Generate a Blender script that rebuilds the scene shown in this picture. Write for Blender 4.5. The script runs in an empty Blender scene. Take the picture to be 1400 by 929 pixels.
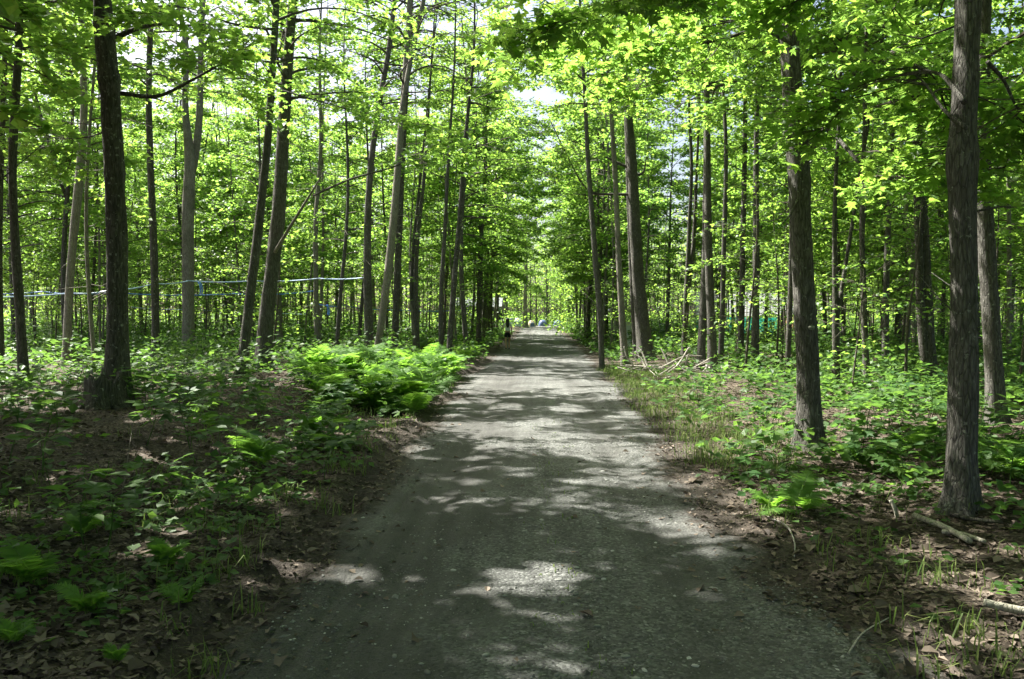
import bpy, math, random
import numpy as np
from mathutils import Vector, Matrix, Euler

R = math.radians
scene = bpy.context.scene
C = bpy.context.collection
rng = np.random.default_rng(11)

# ------------------------------------------------------------------ camera
F = 1089.0                       # focal length in pixels of the 1400 px wide photograph
CAM = np.array([0.0, 0.0, 1.6])
PITCH, YAW = math.atan(26.5 / F), math.atan(35.0 / F)
cam_data = bpy.data.cameras.new('camera')
cam = bpy.data.objects.new('camera', cam_data)
C.objects.link(cam)
cam.location = CAM
cam.rotation_euler = (math.pi / 2 - PITCH, 0, YAW)
cam_data.sensor_width = 36
cam_data.lens = 36 * F / 1400
cam_data.clip_start = 0.05
cam_data.clip_end = 2000
cam_data.dof.use_dof = False
scene.camera = cam
CR = np.array(Euler((math.pi / 2 - PITCH, 0, YAW)).to_matrix())

# ------------------------------------------------------------------ sky, sun, exposure
SUN_A, SUN_E = R(32), R(54)      # sun stands to the left of the track, a little ahead
S = np.array([-math.cos(SUN_A) * math.cos(SUN_E), math.sin(SUN_A) * math.cos(SUN_E), math.sin(SUN_E)])
world = bpy.data.worlds.new('World')
scene.world = world
world.use_nodes = True
wn = world.node_tree
sky = wn.nodes.new('ShaderNodeTexSky')
sky.sky_type = 'NISHITA'
sky.sun_disc = False
sky.sun_elevation = SUN_E
sky.sun_rotation = math.atan2(S[0], S[1])
sky.air_density = 1.0
sky.dust_density = 6.0
bg = wn.nodes['Background']
bg.inputs['Strength'].default_value = 0.064
wn.links.new(sky.outputs[0], bg.inputs['Color'])
sun_data = bpy.data.lights.new('sun', 'SUN')
sun_data.energy = 5.0
sun_data.angle = R(0.53)
sun_data.color = (1.0, 0.96, 0.88)
sun = bpy.data.objects.new('sun', sun_data)
C.objects.link(sun)
sun.location = (-30, 15, 50)
sun.rotation_euler = Vector(S).to_track_quat('Z', 'Y').to_euler()
scene.view_settings.view_transform = 'Standard'
scene.view_settings.look = 'None'
scene.view_settings.gamma = 1
scene.view_settings.exposure = 2.3
scene.render.engine = 'CYCLES'
cy = scene.cycles
cy.max_bounces = 7
cy.diffuse_bounces = 4
cy.glossy_bounces = 2
cy.transmission_bounces = 5
cy.transparent_max_bounces = 4
cy.sample_clamp_indirect = 4
cy.use_denoising = True

# ------------------------------------------------------------------ noise, terrain
def hash2(ix, iy, seed):
    h = (ix.astype(np.int64) * 374761393 + iy.astype(np.int64) * 668265263 + seed * 974634517) & 0xffffffff
    h = ((h ^ (h >> 13)) * 1274126177) & 0xffffffff
    return ((h ^ (h >> 16)) & 0xffff) / 65535.0

def vnoise(x, y, seed=0):
    x = np.asarray(x, float); y = np.asarray(y, float)
    ix = np.floor(x); iy = np.floor(y)
    fx = x - ix; fy = y - iy
    fx = fx * fx * (3 - 2 * fx); fy = fy * fy * (3 - 2 * fy)
    a = hash2(ix, iy, seed); b = hash2(ix + 1, iy, seed)
    c = hash2(ix, iy + 1, seed); d = hash2(ix + 1, iy + 1, seed)
    return (a * (1 - fx) + b * fx) * (1 - fy) + (c * (1 - fx) + d * fx) * fy

def fbm(x, y, o=4, seed=0):
    t = 0; a = 0.5
    for k in range(o):
        t = t + a * vnoise(x * 2 ** k + 17 * k, y * 2 ** k + 31 * k, seed + k); a *= 0.5
    return t                                               # about 0 .. 0.94, mean .47

def sstep(a, b, x):
    t = np.clip((x - a) / (b - a), 0, 1)
    return t * t * (3 - 2 * t)

def road_center(y):
    return 0.10 - 0.08 * sstep(3, 12, y) + 0.2 * sstep(20, 60, y)

def road_half(y):
    return np.interp(y, [0, 3.5, 10, 21, 40, 70, 200], [1.42, 1.46, 1.76, 2.02, 2.3, 2.3, 2.3])

def edge_dist(x, y):                                       # > 0 off the track, metres past its edge
    wob = (fbm(x * 0 + y * 0.55, np.sign(x) * 7.0 + 0 * y, 5, 5) - .47) * 0.95
    return np.abs(x - road_center(y)) - road_half(y) - wob

def terrain(x, y):
    x = np.asarray(x, float); y = np.asarray(y, float)
    e = edge_dist(x, y); xr = x - road_center(y)
    left = xr < 0
    bank = np.where(left, 0.10 * sstep(-0.05, 0.22, e) + 0.27 * sstep(0.3, 3.5, e),
                    0.04 * sstep(-0.1, 0.35, e) + 0.16 * sstep(0.4, 4.0, e))
    off = sstep(-0.2, 0.5, e)
    z = bank + off * ((fbm(x * 0.45, y * 0.45, 3, 2) - .47) * 0.28 + (fbm(x * 2.2, y * 2.2, 3, 9) - .47) * 0.10)
    on = 1 - off
    ruts = -0.028 * np.exp(-((xr + 0.95) / 0.22) ** 2) - 0.022 * np.exp(-((xr - 0.85) / 0.25) ** 2)
    ruts = ruts - 0.02 * np.exp(-((xr + 1.25) / 0.03) ** 2) * (y < 8) - 0.016 * np.exp(-((xr + 1.05) / 0.025) ** 2) * (y < 7)
    z = z + on * (ruts + 0.02 * (1 - np.clip(xr / 2, -1, 1) ** 2) + (fbm(x * 3, y * 3, 4, 21) - .47) * 0.035)
    lump = np.where(left, sstep(-0.45, -0.15, e) * (1 - sstep(0.0, 0.25, e)), 0.6 * sstep(-0.3, 0, e) * (1 - sstep(0.1, 0.5, e)))
    z = z + lump * ((fbm(x * 5, y * 5, 3, 40) - .44) * 0.10 + (fbm(x * 17, y * 17, 3, 45) - .47) * 0.09)
    z = z + 0.75 * sstep(45, 115, y)
    far = sstep(18, 60, np.abs(x)) * 0.8 * (fbm(x * 0.05, y * 0.05, 2, 77) - .3)
    return z + far

def tz(x, y):
    return float(terrain(np.array([x]), np.array([y]))[0])

def ray(px, py):
    d = CR @ np.array([(px - 700) / F, -(py - 464.5) / F, -1.0])
    return d

def at(px, py, Y):                                         # world point seen at a photo pixel, on the plane y = Y
    d = ray(px, py)
    return CAM + d * (Y / d[1])

def on_ground(px, py):
    d = ray(px, py)
    t = 1.0 * 1.003 ** np.arange(1600)
    p = CAM + d * t[:, None]
    i = int(np.argmax(p[:, 2] < terrain(p[:, 0], p[:, 1])))
    return p[i].copy()

# ------------------------------------------------------------------ mesh helpers
def mesh_np(name, V, Fc, mats, mat_idx=None, smooth=False, attrs=None):
    """V (n,3); Fc list of (m,k) index arrays"""
    if not isinstance(Fc, list): Fc = [Fc]
    me = bpy.data.meshes.new(name)
    V = np.ascontiguousarray(V, dtype=np.float32)
    me.vertices.add(len(V)); me.vertices.foreach_set('co', V.ravel())
    loops = np.concatenate([f.ravel() for f in Fc]).astype(np.int32)
    tot = np.concatenate([np.full(len(f), f.shape[1], np.int32) for f in Fc])
    start = np.concatenate([[0], np.cumsum(tot)[:-1]]).astype(np.int32)
    me.loops.add(len(loops)); me.loops.foreach_set('vertex_index', loops)
    me.polygons.add(len(tot)); me.polygons.foreach_set('loop_start', start)
    if mat_idx is not None: me.polygons.foreach_set('material_index', np.asarray(mat_idx, np.int32))
    me.polygons.foreach_set('use_smooth', np.full(len(tot), bool(smooth)) if not isinstance(smooth, np.ndarray) else smooth)
    for k, a in (attrs or {}).items():
        at_ = me.attributes.new(k, 'FLOAT', 'POINT'); at_.data.foreach_set('value', np.asarray(a, np.float32))
    for m in (mats if isinstance(mats, list) else [mats]): me.materials.append(m)
    me.update(calc_edges=True)
    return me

def obj(name, me, parent=None, loc=(0, 0, 0)):
    o = bpy.data.objects.new(name, me); C.objects.link(o); o.location = loc
    if parent is not None: o.parent = parent
    return o

def tag(o, label=None, cat=None, group=None, kind=None):
    if label: o['label'] = label
    if cat: o['category'] = cat
    if group: o['group'] = group
    if kind: o['kind'] = kind
    return o

def empty(name, loc=(0, 0, 0), rz=0.0, sc=1.0):
    o = bpy.data.objects.new(name, None); C.objects.link(o)
    o.location = loc; o.rotation_euler = (0, 0, rz); o.scale = (sc, sc, sc); o.empty_display_size = 0.2
    return o

class Geo:                                                 # collects numpy pieces of one mesh
    def __init__(s): s.V = []; s.F3 = []; s.F4 = []; s.M3 = []; s.M4 = []; s.A = []; s.n = 0
    def add(s, V, T=None, Q=None, mat=0, a=None):
        V = np.asarray(V, float).reshape(-1, 3)
        s.V.append(V)
        if T is not None and len(T): s.F3.append(np.asarray(T) + s.n); s.M3.append(np.full(len(T), mat))
        if Q is not None and len(Q): s.F4.append(np.asarray(Q) + s.n); s.M4.append(np.full(len(Q), mat))
        s.A.append(np.full(len(V), 0.5) if a is None else np.asarray(a, float))
        s.n += len(V)
    def mesh(s, name, mats, smooth=False):
        fc = []; mi = []; sm = []
        if s.F3: f = np.concatenate(s.F3); fc.append(f); m = np.concatenate(s.M3); mi.append(m)
        if s.F4: f = np.concatenate(s.F4); fc.append(f); m = np.concatenate(s.M4); mi.append(m)
        return mesh_np(name, np.concatenate(s.V), fc, mats, np.concatenate(mi), smooth, {'rnd': np.concatenate(s.A)})

def unit(v):
    return v / np.maximum(np.linalg.norm(v, axis=-1, keepdims=True), 1e-9)

def tube(P, r, n=6, rough=0.0, seed=0, cap=True, lobes=None):
    """tube along points P (k,3) with radii r (k); returns V, T, Q"""
    P = np.asarray(P, float); k = len(P); r = np.broadcast_to(np.asarray(r, float), (k,))
    T = np.gradient(P, axis=0); T = unit(T)
    ref = np.array([1.0, 0, 0]) if abs(T[0] @ np.array([1.0, 0, 0])) < 0.8 else np.array([0, 1.0, 0])
    U = []; u = unit(ref - T[0] * (ref @ T[0]))
    for i in range(k):
        u = unit(u - T[i] * (u @ T[i])); U.append(u)
    U = np.array(U); W = np.cross(T, U)
    a = np.arange(n) * 2 * math.pi / n
    rr = r[:, None] * np.ones((1, n))
    if rough:
        s_ = np.concatenate([[0], np.cumsum(np.linalg.norm(np.diff(P, axis=0), axis=1))])
        ca = np.cos(a)[None] * 1.7 + 50; sa = np.sin(a)[None] * 1.7
        rr = rr * (1 + rough * 2 * (fbm(ca + seed * 3.1 + 0 * rr, sa + s_[:, None] * 1.6, 3, seed) - .47))
    if lobes is not None: rr = rr * (1 + np.asarray(lobes)[:, None] * (np.cos(a * (4 + seed % 2) + seed)[None] + .5 * np.cos(a * 2 + seed * 2.3)[None]))
    V = P[:, None] + rr[..., None] * (np.cos(a)[None, :, None] * U[:, None] + np.sin(a)[None, :, None] * W[:, None])
    V = V.reshape(-1, 3)
    i = np.arange(k - 1)[:, None] * n; j = np.arange(n)[None]; j2 = (j + 1) % n
    Q = np.stack([i + j, i + j2, i + n + j2, i + n + j], -1).reshape(-1, 4)
    Tt = np.zeros((0, 3), int)
    if cap:
        V = np.concatenate([V, P[:1], P[-1:]])
        c0 = k * n; c1 = c0 + 1; j = np.arange(n); j2 = (j + 1) % n
        Tt = np.concatenate([np.stack([np.full(n, c0), j2, j], -1), np.stack([np.full(n, c1), (k - 1) * n + j, (k - 1) * n + j2], -1)])
    return V, Tt, Q

def box(x0, x1, y0, y1, z0, z1):
    V = np.array([[x, y, z] for x in (x0, x1) for y in (y0, y1) for z in (z0, z1)])
    Q = np.array([[0, 1, 3, 2], [4, 6, 7, 5], [0, 4, 5, 1], [2, 3, 7, 6], [0, 2, 6, 4], [1, 5, 7, 3]])
    return V, Q

def smooth_line(pts, n):                                   # Catmull-Rom through control points (k,d)
    P = np.asarray(pts, float)
    P = np.concatenate([[2 * P[0] - P[1]], P, [2 * P[-1] - P[-2]]])
    k = len(P) - 3; t = np.linspace(0, k, n); i = np.minimum(t.astype(int), k - 1); f = (t - i)[:, None]
    a, b, c, d = P[i], P[i + 1], P[i + 2], P[i + 3]
    return 0.5 * (2 * b + (c - a) * f + (2 * a - 5 * b + 4 * c - d) * f ** 2 + (3 * b - a - 3 * c + d) * f ** 3)

# leaf outlines: (verts, tris); tip along +y, face up
_m = [(0, 0, 0), (.20, -.06, 0), (.50, .12, -.06), (.28, .28, .01), (.56, .62, -.08), (.19, .55, .01), (0, 1, -.12),
      (-.19, .55, .01), (-.56, .62, -.08), (-.28, .28, .01), (-.5, .12, -.06), (-.2, -.06, 0), (0, .34, -.02)]
LEAF_HI = (np.array(_m), np.array([[12, i, (i + 1) % 12] for i in range(12)]))
_m = [(0, 0, 0), (.52, .25, -.07), (.2, .5, 0.0), (0, 1, -.12), (-.2, .5, 0.0), (-.52, .25, -.07)]
LEAF_MID = (np.array(_m), np.array([[0, 1, 2], [0, 2, 4], [2, 3, 4], [0, 4, 5]]))
_m = [(0, 0, 0), (.46, .45, .07), (0, 1, -.05), (-.46, .45, .07)]
LEAF_LO = (np.array(_m), np.array([[0, 1, 2], [0, 2, 3]]))
LEAF_OVAL = (np.array([(0, 0, 0), (.24, .25, .05), (.27, .55, .05), (0, 1, -.08), (-.27, .55, .05), (-.24, .25, .05), (0, .45, -.01)]),
             np.array([[6, i, (i + 1) % 6] for i in range(6)]))

def leaves(P, D, N, size, shape):
    """put leaves at P with tip direction D, normal N, size; returns V, T, n verts per leaf"""
    N = unit(N); D = unit(D - N * np.sum(D * N, -1, keepdims=True)); X = np.cross(D, N)
    v, t = shape; s = np.asarray(size).reshape(-1, 1, 1)
    V = P[:, None] + s * (v[None, :, :1] * X[:, None] + v[None, :, 1:2] * D[:, None] + v[None, :, 2:] * N[:, None])
    T = t[None] + (np.arange(len(P)) * len(v))[:, None, None]
    return V.reshape(-1, 3), T.reshape(-1, 3), len(v)

# ------------------------------------------------------------------ materials
def new_mat(name):
    m = bpy.data.materials.new(name); m.use_nodes = True
    nt = m.node_tree; b = nt.nodes['Principled BSDF']
    return m, nt, b

def N(nt, t, **kw):
    n = nt.nodes.new(t)
    for k, v in kw.items():
        if k.startswith('i_'): n.inputs[k[2:].replace('_', ' ')].default_value = v
        else: setattr(n, k, v)
    return n

def ramp(nt, stops, src=None):
    n = nt.nodes.new('ShaderNodeValToRGB')
    el = n.color_ramp.elements
    while len(el) < len(stops): el.new(0.5)
    for e, (p, c) in zip(el, stops):
        e.position = p; e.color = (*c, 1) if len(c) == 3 else c
    if src is not None: nt.links.new(src, n.inputs['Fac'])
    return n

def leaf_mat(name, dark, light, trans, fac=0.45, rough=0.45, spec=0.35):
    m, nt, b = new_mat(name); L = nt.links.new
    a = N(nt, 'ShaderNodeAttribute', attribute_name='rnd')
    oi = N(nt, 'ShaderNodeObjectInfo')
    mx = N(nt, 'ShaderNodeMath', operation='MULTIPLY_ADD'); L(oi.outputs['Random'], mx.inputs[0]); mx.inputs[1].default_value = .35
    L(a.outputs['Fac'], mx.inputs[2])
    sb = N(nt, 'ShaderNodeMath', operation='SUBTRACT'); L(mx.outputs[0], sb.inputs[0]); sb.inputs[1].default_value = .17
    r1 = ramp(nt, [(0, dark), (1, light)], sb.outputs[0])
    r2 = ramp(nt, [(0, (trans[0] * .55, trans[1] * .68, trans[2])), (1, trans)], sb.outputs[0])
    L(r1.outputs[0], b.inputs['Base Color'])
    b.inputs['Roughness'].default_value = rough
    b.inputs['Specular IOR Level'].default_value = spec
    t = N(nt, 'ShaderNodeBsdfTranslucent'); L(r2.outputs[0], t.inputs['Color'])
    mix = N(nt, 'ShaderNodeMixShader'); mix.inputs[0].default_value = fac
    L(b.outputs[0], mix.inputs[1]); L(t.outputs[0], mix.inputs[2])
    L(mix.outputs[0], nt.nodes['Material Output'].inputs['Surface'])
    return m

M_LEAF = leaf_mat('maple_leaf', (.026, .080, .022), (.095, .175, .032), (.40, .62, .08), .55)
M_SEED = leaf_mat('seedling_leaf', (.024, .068, .02), (.075, .14, .032), (.20, .36, .05), .42, .5, .2)
M_FERN = leaf_mat('fern_leaf', (.045, .11, .022), (.10, .20, .035), (.32, .56, .06), .48, .6, .15)
M_GRASS = leaf_mat('grass_blade', (.045, .085, .02), (.15, .18, .06), (.20, .30, .06), .32, .6, .15)
M_LITTER = leaf_mat('dead_leaf', (.04, .031, .024), (.23, .185, .145), (.16, .11, .06), .12, .7, .2)

def bark_mat(name, dark, mid, pale, patch=0.62, scale=1.0, bump=0.6):
    m, nt, b = new_mat(name); L = nt.links.new
    tc = N(nt, 'ShaderNodeTexCoord'); oi = N(nt, 'ShaderNodeObjectInfo')
    off = N(nt, 'ShaderNodeVectorMath', operation='MULTIPLY_ADD')
    cmb = N(nt, 'ShaderNodeCombineXYZ'); L(oi.outputs['Random'], cmb.inputs[0]); L(oi.outputs['Random'], cmb.inputs[2])
    L(cmb.outputs[0], off.inputs[0]); off.inputs[1].default_value = (37, 37, 37); L(tc.outputs['Object'], off.inputs[2])
    mp = N(nt, 'ShaderNodeMapping'); mp.inputs['Scale'].default_value = (1, 1, .16); L(off.outputs[0], mp.inputs[0])
    n1 = N(nt, 'ShaderNodeTexNoise', i_Scale=26 * scale, i_Detail=7, i_Roughness=.65, i_Distortion=.6); L(mp.outputs[0], n1.inputs['Vector'])
    v1 = N(nt, 'ShaderNodeTexVoronoi', feature='DISTANCE_TO_EDGE', i_Scale=22 * scale); L(mp.outputs[0], v1.inputs['Vector'])
    r1 = ramp(nt, [(.25, dark), (.52, mid), (.75, pale)], n1.outputs['Fac'])
    cr = ramp(nt, [(0, (.45, .45, .45)), (.10, (1, 1, 1))], v1.outputs['Distance'])
    mul = N(nt, 'ShaderNodeMix', data_type='RGBA', blend_type='MULTIPLY'); mul.inputs[0].default_value = .8
    L(r1.outputs[0], mul.inputs['A']); L(cr.outputs[0], mul.inputs['B'])
    n2 = N(nt, 'ShaderNodeTexNoise', i_Scale=15, i_Detail=6, i_Roughness=.7); L(off.outputs[0], n2.inputs['Vector'])
    pr = ramp(nt, [(patch, (0, 0, 0)), (patch + .07, (1, 1, 1))], n2.outputs['Fac'])
    lich = N(nt, 'ShaderNodeMix', data_type='RGBA'); L(pr.outputs[0], lich.inputs[0]); L(mul.outputs['Result'], lich.inputs['A'])
    lich.inputs['B'].default_value = (.30, .31, .26, 1)
    n3 = N(nt, 'ShaderNodeTexNoise', i_Scale=1.7, i_Detail=3); L(off.outputs[0], n3.inputs['Vector'])
    mr = ramp(nt, [(.5, (0, 0, 0)), (.75, (.55, .55, .55))], n3.outputs['Fac'])
    moss = N(nt, 'ShaderNodeMix', data_type='RGBA'); L(mr.outputs[0], moss.inputs[0]); L(lich.outputs['Result'], moss.inputs['A'])
    moss.inputs['B'].default_value = (.055, .06, .035, 1)
    L(moss.outputs['Result'], b.inputs['Base Color'])
    b.inputs['Roughness'].default_value = .92; b.inputs['Specular IOR Level'].default_value = .15
    ad = N(nt, 'ShaderNodeMath', operation='MULTIPLY_ADD'); L(cr.outputs[0], ad.inputs[0]); ad.inputs[1].default_value = .5; L(n1.outputs['Fac'], ad.inputs[2])
    bp = N(nt, 'ShaderNodeBump', i_Strength=bump, i_Distance=.03); L(ad.outputs[0], bp.inputs['Height']); L(bp.outputs[0], b.inputs['Normal'])
    return m

M_BARK = bark_mat('maple_bark', (.042, .039, .034), (.122, .116, .103), (.23, .22, .20), .60, 1.7, 1.0)
M_BARK_PALE = bark_mat('pale_bark', (.11, .10, .085), (.22, .20, .17), (.34, .32, .28), .58, 1.6, .5)
M_BARK_DARK = bark_mat('dark_bark', (.033, .031, .027), (.09, .084, .074), (.18, .17, .15), .585, 1.3, .9)
M_TWIG = bark_mat('twig_bark', (.05, .043, .035), (.09, .08, .065), (.16, .14, .12), .7, 2.0, .2)
M_DEADWOOD = bark_mat('dead_wood', (.22, .20, .17), (.42, .39, .34), (.58, .55, .49), .72, 1.6, .5)
M_LOG = bark_mat('peeled_log', (.19, .18, .135), (.36, .34, .275), (.48, .46, .385), .64, 1.4, .5)

def ground_mat(name, road):
    m, nt, b = new_mat(name); L = nt.links.new
    tc = N(nt, 'ShaderNodeTexCoord'); a = N(nt, 'ShaderNodeAttribute', attribute_name='edge')
    P = tc.outputs['Object']
    # gravel: grey stones in darker fines
    vg = N(nt, 'ShaderNodeTexVoronoi', i_Scale=62, i_Randomness=1); L(P, vg.inputs['Vector'])
    sep = N(nt, 'ShaderNodeSeparateColor'); L(vg.outputs['Color'], sep.inputs[0])
    gcol = ramp(nt, [(0, (.078, .080, .076)), (.5, (.134, .138, .130)), (.85, (.180, .186, .176)), (1, (.28, .286, .27))], sep.outputs[0])
    nf = N(nt, 'ShaderNodeTexNoise', i_Scale=150, i_Detail=4); L(P, nf.inputs['Vector'])
    fine = ramp(nt, [(.3, (.068, .068, .063)), (.7, (.132, .132, .123))], nf.outputs['Fac'])
    ng = N(nt, 'ShaderNodeTexNoise', i_Scale=1.3, i_Detail=6, i_Roughness=.6); L(P, ng.inputs['Vector'])
    sx = N(nt, 'ShaderNodeSeparateXYZ'); L(P, sx.inputs[0])
    fx = N(nt, 'ShaderNodeMapRange', interpolation_type='SMOOTHSTEP'); L(sx.outputs[0], fx.inputs[0])
    fx.inputs[1].default_value = -.75; fx.inputs[2].default_value = .15; fx.inputs[3].default_value = -.09; fx.inputs[4].default_value = .10
    sm0 = N(nt, 'ShaderNodeMath', operation='ADD'); L(ng.outputs['Fac'], sm0.inputs[0]); L(fx.outputs[0], sm0.inputs[1])
    rut = None
    for cx, wx in ((-.92, .42), (.88, .36)):
        d0 = N(nt, 'ShaderNodeMath', operation='SUBTRACT'); L(sx.outputs[0], d0.inputs[0]); d0.inputs[1].default_value = cx
        d1 = N(nt, 'ShaderNodeMath', operation='ABSOLUTE'); L(d0.outputs[0], d1.inputs[0])
        d2 = N(nt, 'ShaderNodeMapRange', interpolation_type='SMOOTHSTEP'); L(d1.outputs[0], d2.inputs[0]); d2.inputs[1].default_value = .08; d2.inputs[2].default_value = wx; d2.inputs[3].default_value = 1; d2.inputs[4].default_value = 0
        if rut is None: rut = d2.outputs[0]
        else:
            mxn = N(nt, 'ShaderNodeMath', operation='MAXIMUM'); L(rut, mxn.inputs[0]); L(d2.outputs[0], mxn.inputs[1]); rut = mxn.outputs[0]
    sm = N(nt, 'ShaderNodeMath', operation='MULTIPLY_ADD'); L(rut, sm.inputs[0]); sm.inputs[1].default_value = -.13; L(sm0.outputs[0], sm.inputs[2])
    gm = ramp(nt, [(.36, (0, 0, 0)), (.58, (1, 1, 1))], sm.outputs[0])
    grav = N(nt, 'ShaderNodeMix', data_type='RGBA'); L(gm.outputs[0], grav.inputs[0]); L(fine.outputs[0], grav.inputs['A']); L(gcol.outputs[0], grav.inputs['B'])
    # soil
    ns = N(nt, 'ShaderNodeTexNoise', i_Scale=34, i_Detail=8, i_Roughness=.7); L(P, ns.inputs['Vector'])
    soil = ramp(nt, [(.3, (.028, .023, .018)), (.55, (.07, .058, .047)), (.75, (.15, .13, .108))], ns.outputs['Fac'])
    # litter of old leaves: flat cells of brown and grey
    mpl = N(nt, 'ShaderNodeMapping'); mpl.inputs['Scale'].default_value = (1, 1.4, 1); L(P, mpl.inputs[0])
    vl = N(nt, 'ShaderNodeTexVoronoi', i_Scale=42, i_Randomness=1); L(mpl.outputs[0], vl.inputs['Vector'])
    sl = N(nt, 'ShaderNodeSeparateColor'); L(vl.outputs['Color'], sl.inputs[0])
    lit = ramp(nt, [(0, (.025, .02, .015)), (.5, (.075, .056, .04)), (.85, (.15, .118, .088)), (1, (.26, .22, .175))], sl.outputs[0])
    lm = N(nt, 'ShaderNodeMix', data_type='RGBA', blend_type='MULTIPLY'); lm.inputs[0].default_value = .6
    sb2 = ramp(nt, [(.3, (.45, .45, .45)), (.7, (1.2, 1.2, 1.2))], ns.outputs['Fac']); L(lit.outputs[0], lm.inputs['A']); L(sb2.outputs[0], lm.inputs['B'])
    # blend along the noisy track edge
    ne = N(nt, 'ShaderNodeTexNoise', i_Scale=2.6, i_Detail=7, i_Roughness=.68); L(P, ne.inputs['Vector'])
    e = N(nt, 'ShaderNodeMath', operation='MULTIPLY_ADD'); L(ne.outputs['Fac'], e.inputs[0]); e.inputs[1].default_value = .9; L(a.outputs['Fac'], e.inputs[2])
    f1 = N(nt, 'ShaderNodeMapRange', interpolation_type='SMOOTHSTEP'); L(e.outputs[0], f1.inputs[0]); f1.inputs[1].default_value = .02; f1.inputs[2].default_value = .36
    f2 = N(nt, 'ShaderNodeMapRange', interpolation_type='SMOOTHSTEP'); L(e.outputs[0], f2.inputs[0]); f2.inputs[1].default_value = .45; f2.inputs[2].default_value = .85
    m1 = N(nt, 'ShaderNodeMix', data_type='RGBA'); L(f1.outputs[0], m1.inputs[0]); L(grav.outputs['Result'], m1.inputs['A']); L(soil.outputs[0], m1.inputs['B'])
    m2 = N(nt, 'ShaderNodeMix', data_type='RGBA'); L(f2.outputs[0], m2.inputs[0]); L(m1.outputs['Result'], m2.inputs['A']); L(lm.outputs['Result'], m2.inputs['B'])
    mps = N(nt, 'ShaderNodeMapping'); mps.inputs['Scale'].default_value = (5.5, .22, 1); L(P, mps.inputs[0])
    nst = N(nt, 'ShaderNodeTexNoise', i_Scale=1, i_Detail=5, i_Roughness=.6); L(mps.outputs[0], nst.inputs['Vector'])
    nlg = N(nt, 'ShaderNodeTexNoise', i_Scale=.9, i_Detail=7, i_Roughness=.65); L(P, nlg.inputs['Vector'])
    ton = N(nt, 'ShaderNodeMath', operation='ADD'); L(nst.outputs['Fac'], ton.inputs[0]); L(nlg.outputs['Fac'], ton.inputs[1])
    tr_ = ramp(nt, [(.38, (.50, .50, .50)), (.62, (1.0, 1.0, 1.0))]); hf = N(nt, 'ShaderNodeMath', operation='MULTIPLY'); hf.inputs[1].default_value = .5; L(ton.outputs[0], hf.inputs[0]); L(hf.outputs[0], tr_.inputs['Fac'])
    m3 = N(nt, 'ShaderNodeMix', data_type='RGBA', blend_type='MULTIPLY'); m3.inputs[0].default_value = 1.0; L(m2.outputs['Result'], m3.inputs['A']); L(tr_.outputs[0], m3.inputs['B'])
    L(m3.outputs['Result'], b.inputs['Base Color'])
    b.inputs['Roughness'].default_value = .93; b.inputs['Specular IOR Level'].default_value = .2
    bg_ = N(nt, 'ShaderNodeBump', i_Strength=.75, i_Distance=.012, invert=True); L(vg.outputs['Distance'], bg_.inputs['Height'])
    bs = N(nt, 'ShaderNodeBump', i_Strength=.8, i_Distance=.03); L(ns.outputs['Fac'], bs.inputs['Height']); L(bg_.outputs[0], bs.inputs['Normal'])
    L(bs.outputs[0], b.inputs['Normal'])
    return m

M_GROUND = ground_mat('forest_soil', False)

def plain(name, col, rough=.6, spec=.3, var=.12, scale=8, metal=0, bump=0):
    m, nt, b = new_mat(name); L = nt.links.new
    tc = N(nt, 'ShaderNodeTexCoord'); n = N(nt, 'ShaderNodeTexNoise', i_Scale=scale, i_Detail=5); L(tc.outputs['Object'], n.inputs['Vector'])
    r = ramp(nt, [(.3, tuple(c * (1 - var * 2) for c in col)), (.7, tuple(min(1, c * (1 + var)) for c in col))], n.outputs['Fac'])
    L(r.outputs[0], b.inputs['Base Color']); b.inputs['Roughness'].default_value = rough
    b.inputs['Specular IOR Level'].default_value = spec; b.inputs['Metallic'].default_value = metal
    if bump:
        bp = N(nt, 'ShaderNodeBump', i_Strength=bump, i_Distance=.01); L(n.outputs['Fac'], bp.inputs['Height']); L(bp.outputs[0], b.inputs['Normal'])
    return m

# ------------------------------------------------------------------ ground and track
def grow(a, b, s0, k):
    v = [a]
    while v[-1] < b: v.append(v[-1] + max(s0, k * abs(v[-1])))
    return np.array(v)

ys = np.concatenate([np.arange(-30, 2.2, 1.0), grow(2.3, 190, .03, .0085), [230, 300, 420, 700]])
xp = np.concatenate([np.arange(0, 3.2, .05), 3.2 + np.cumsum(np.linspace(.06, .9, 44)), [32, 45, 70, 120, 250, 600]])
xs = np.concatenate([-xp[:0:-1], xp])
X, Y = np.meshgrid(xs, ys)
Z = terrain(X, Y)
E = edge_dist(X, Y)
xroad = np.abs(X - road_center(Y))
Zg = Z - 0.05 * (E < -0.35) * (Y < 140)
def grid_mesh(name, X, Y, Z, E, mat):
    h, w = X.shape
    i = np.arange(h - 1)[:, None] * w + np.arange(w - 1)[None]
    Q = np.stack([i, i + 1, i + w + 1, i + w], -1).reshape(-1, 4)
    return mesh_np(name, np.stack([X, Y, Z], -1).reshape(-1, 3), Q, mat, None, True, {'edge': E.ravel()})
tag(obj('ground', grid_mesh('ground', X, Y, Zg, E, M_GROUND)), 'forest floor of soil and old leaves beside the track', kind='structure')
u = np.linspace(-1, 1, 121)
yr = ys[(ys > -31) & (ys < 140)]
YR = np.repeat(yr[:, None], len(u), 1)
XR = road_center(YR) + u[None] * (road_half(YR) - 0.02)
XR0 = XR.copy()
ER = edge_dist(XR, YR)
ZR = terrain(XR, YR) + 0.004 - 0.03 * (ER > -0.12) - 0.05 * (np.abs(u)[None] > .985)
track = tag(obj('gravel_track', grid_mesh('gravel_track', XR, YR, ZR, ER, M_GROUND)), 'grey gravel track running straight through the wood', kind='structure')

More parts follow.
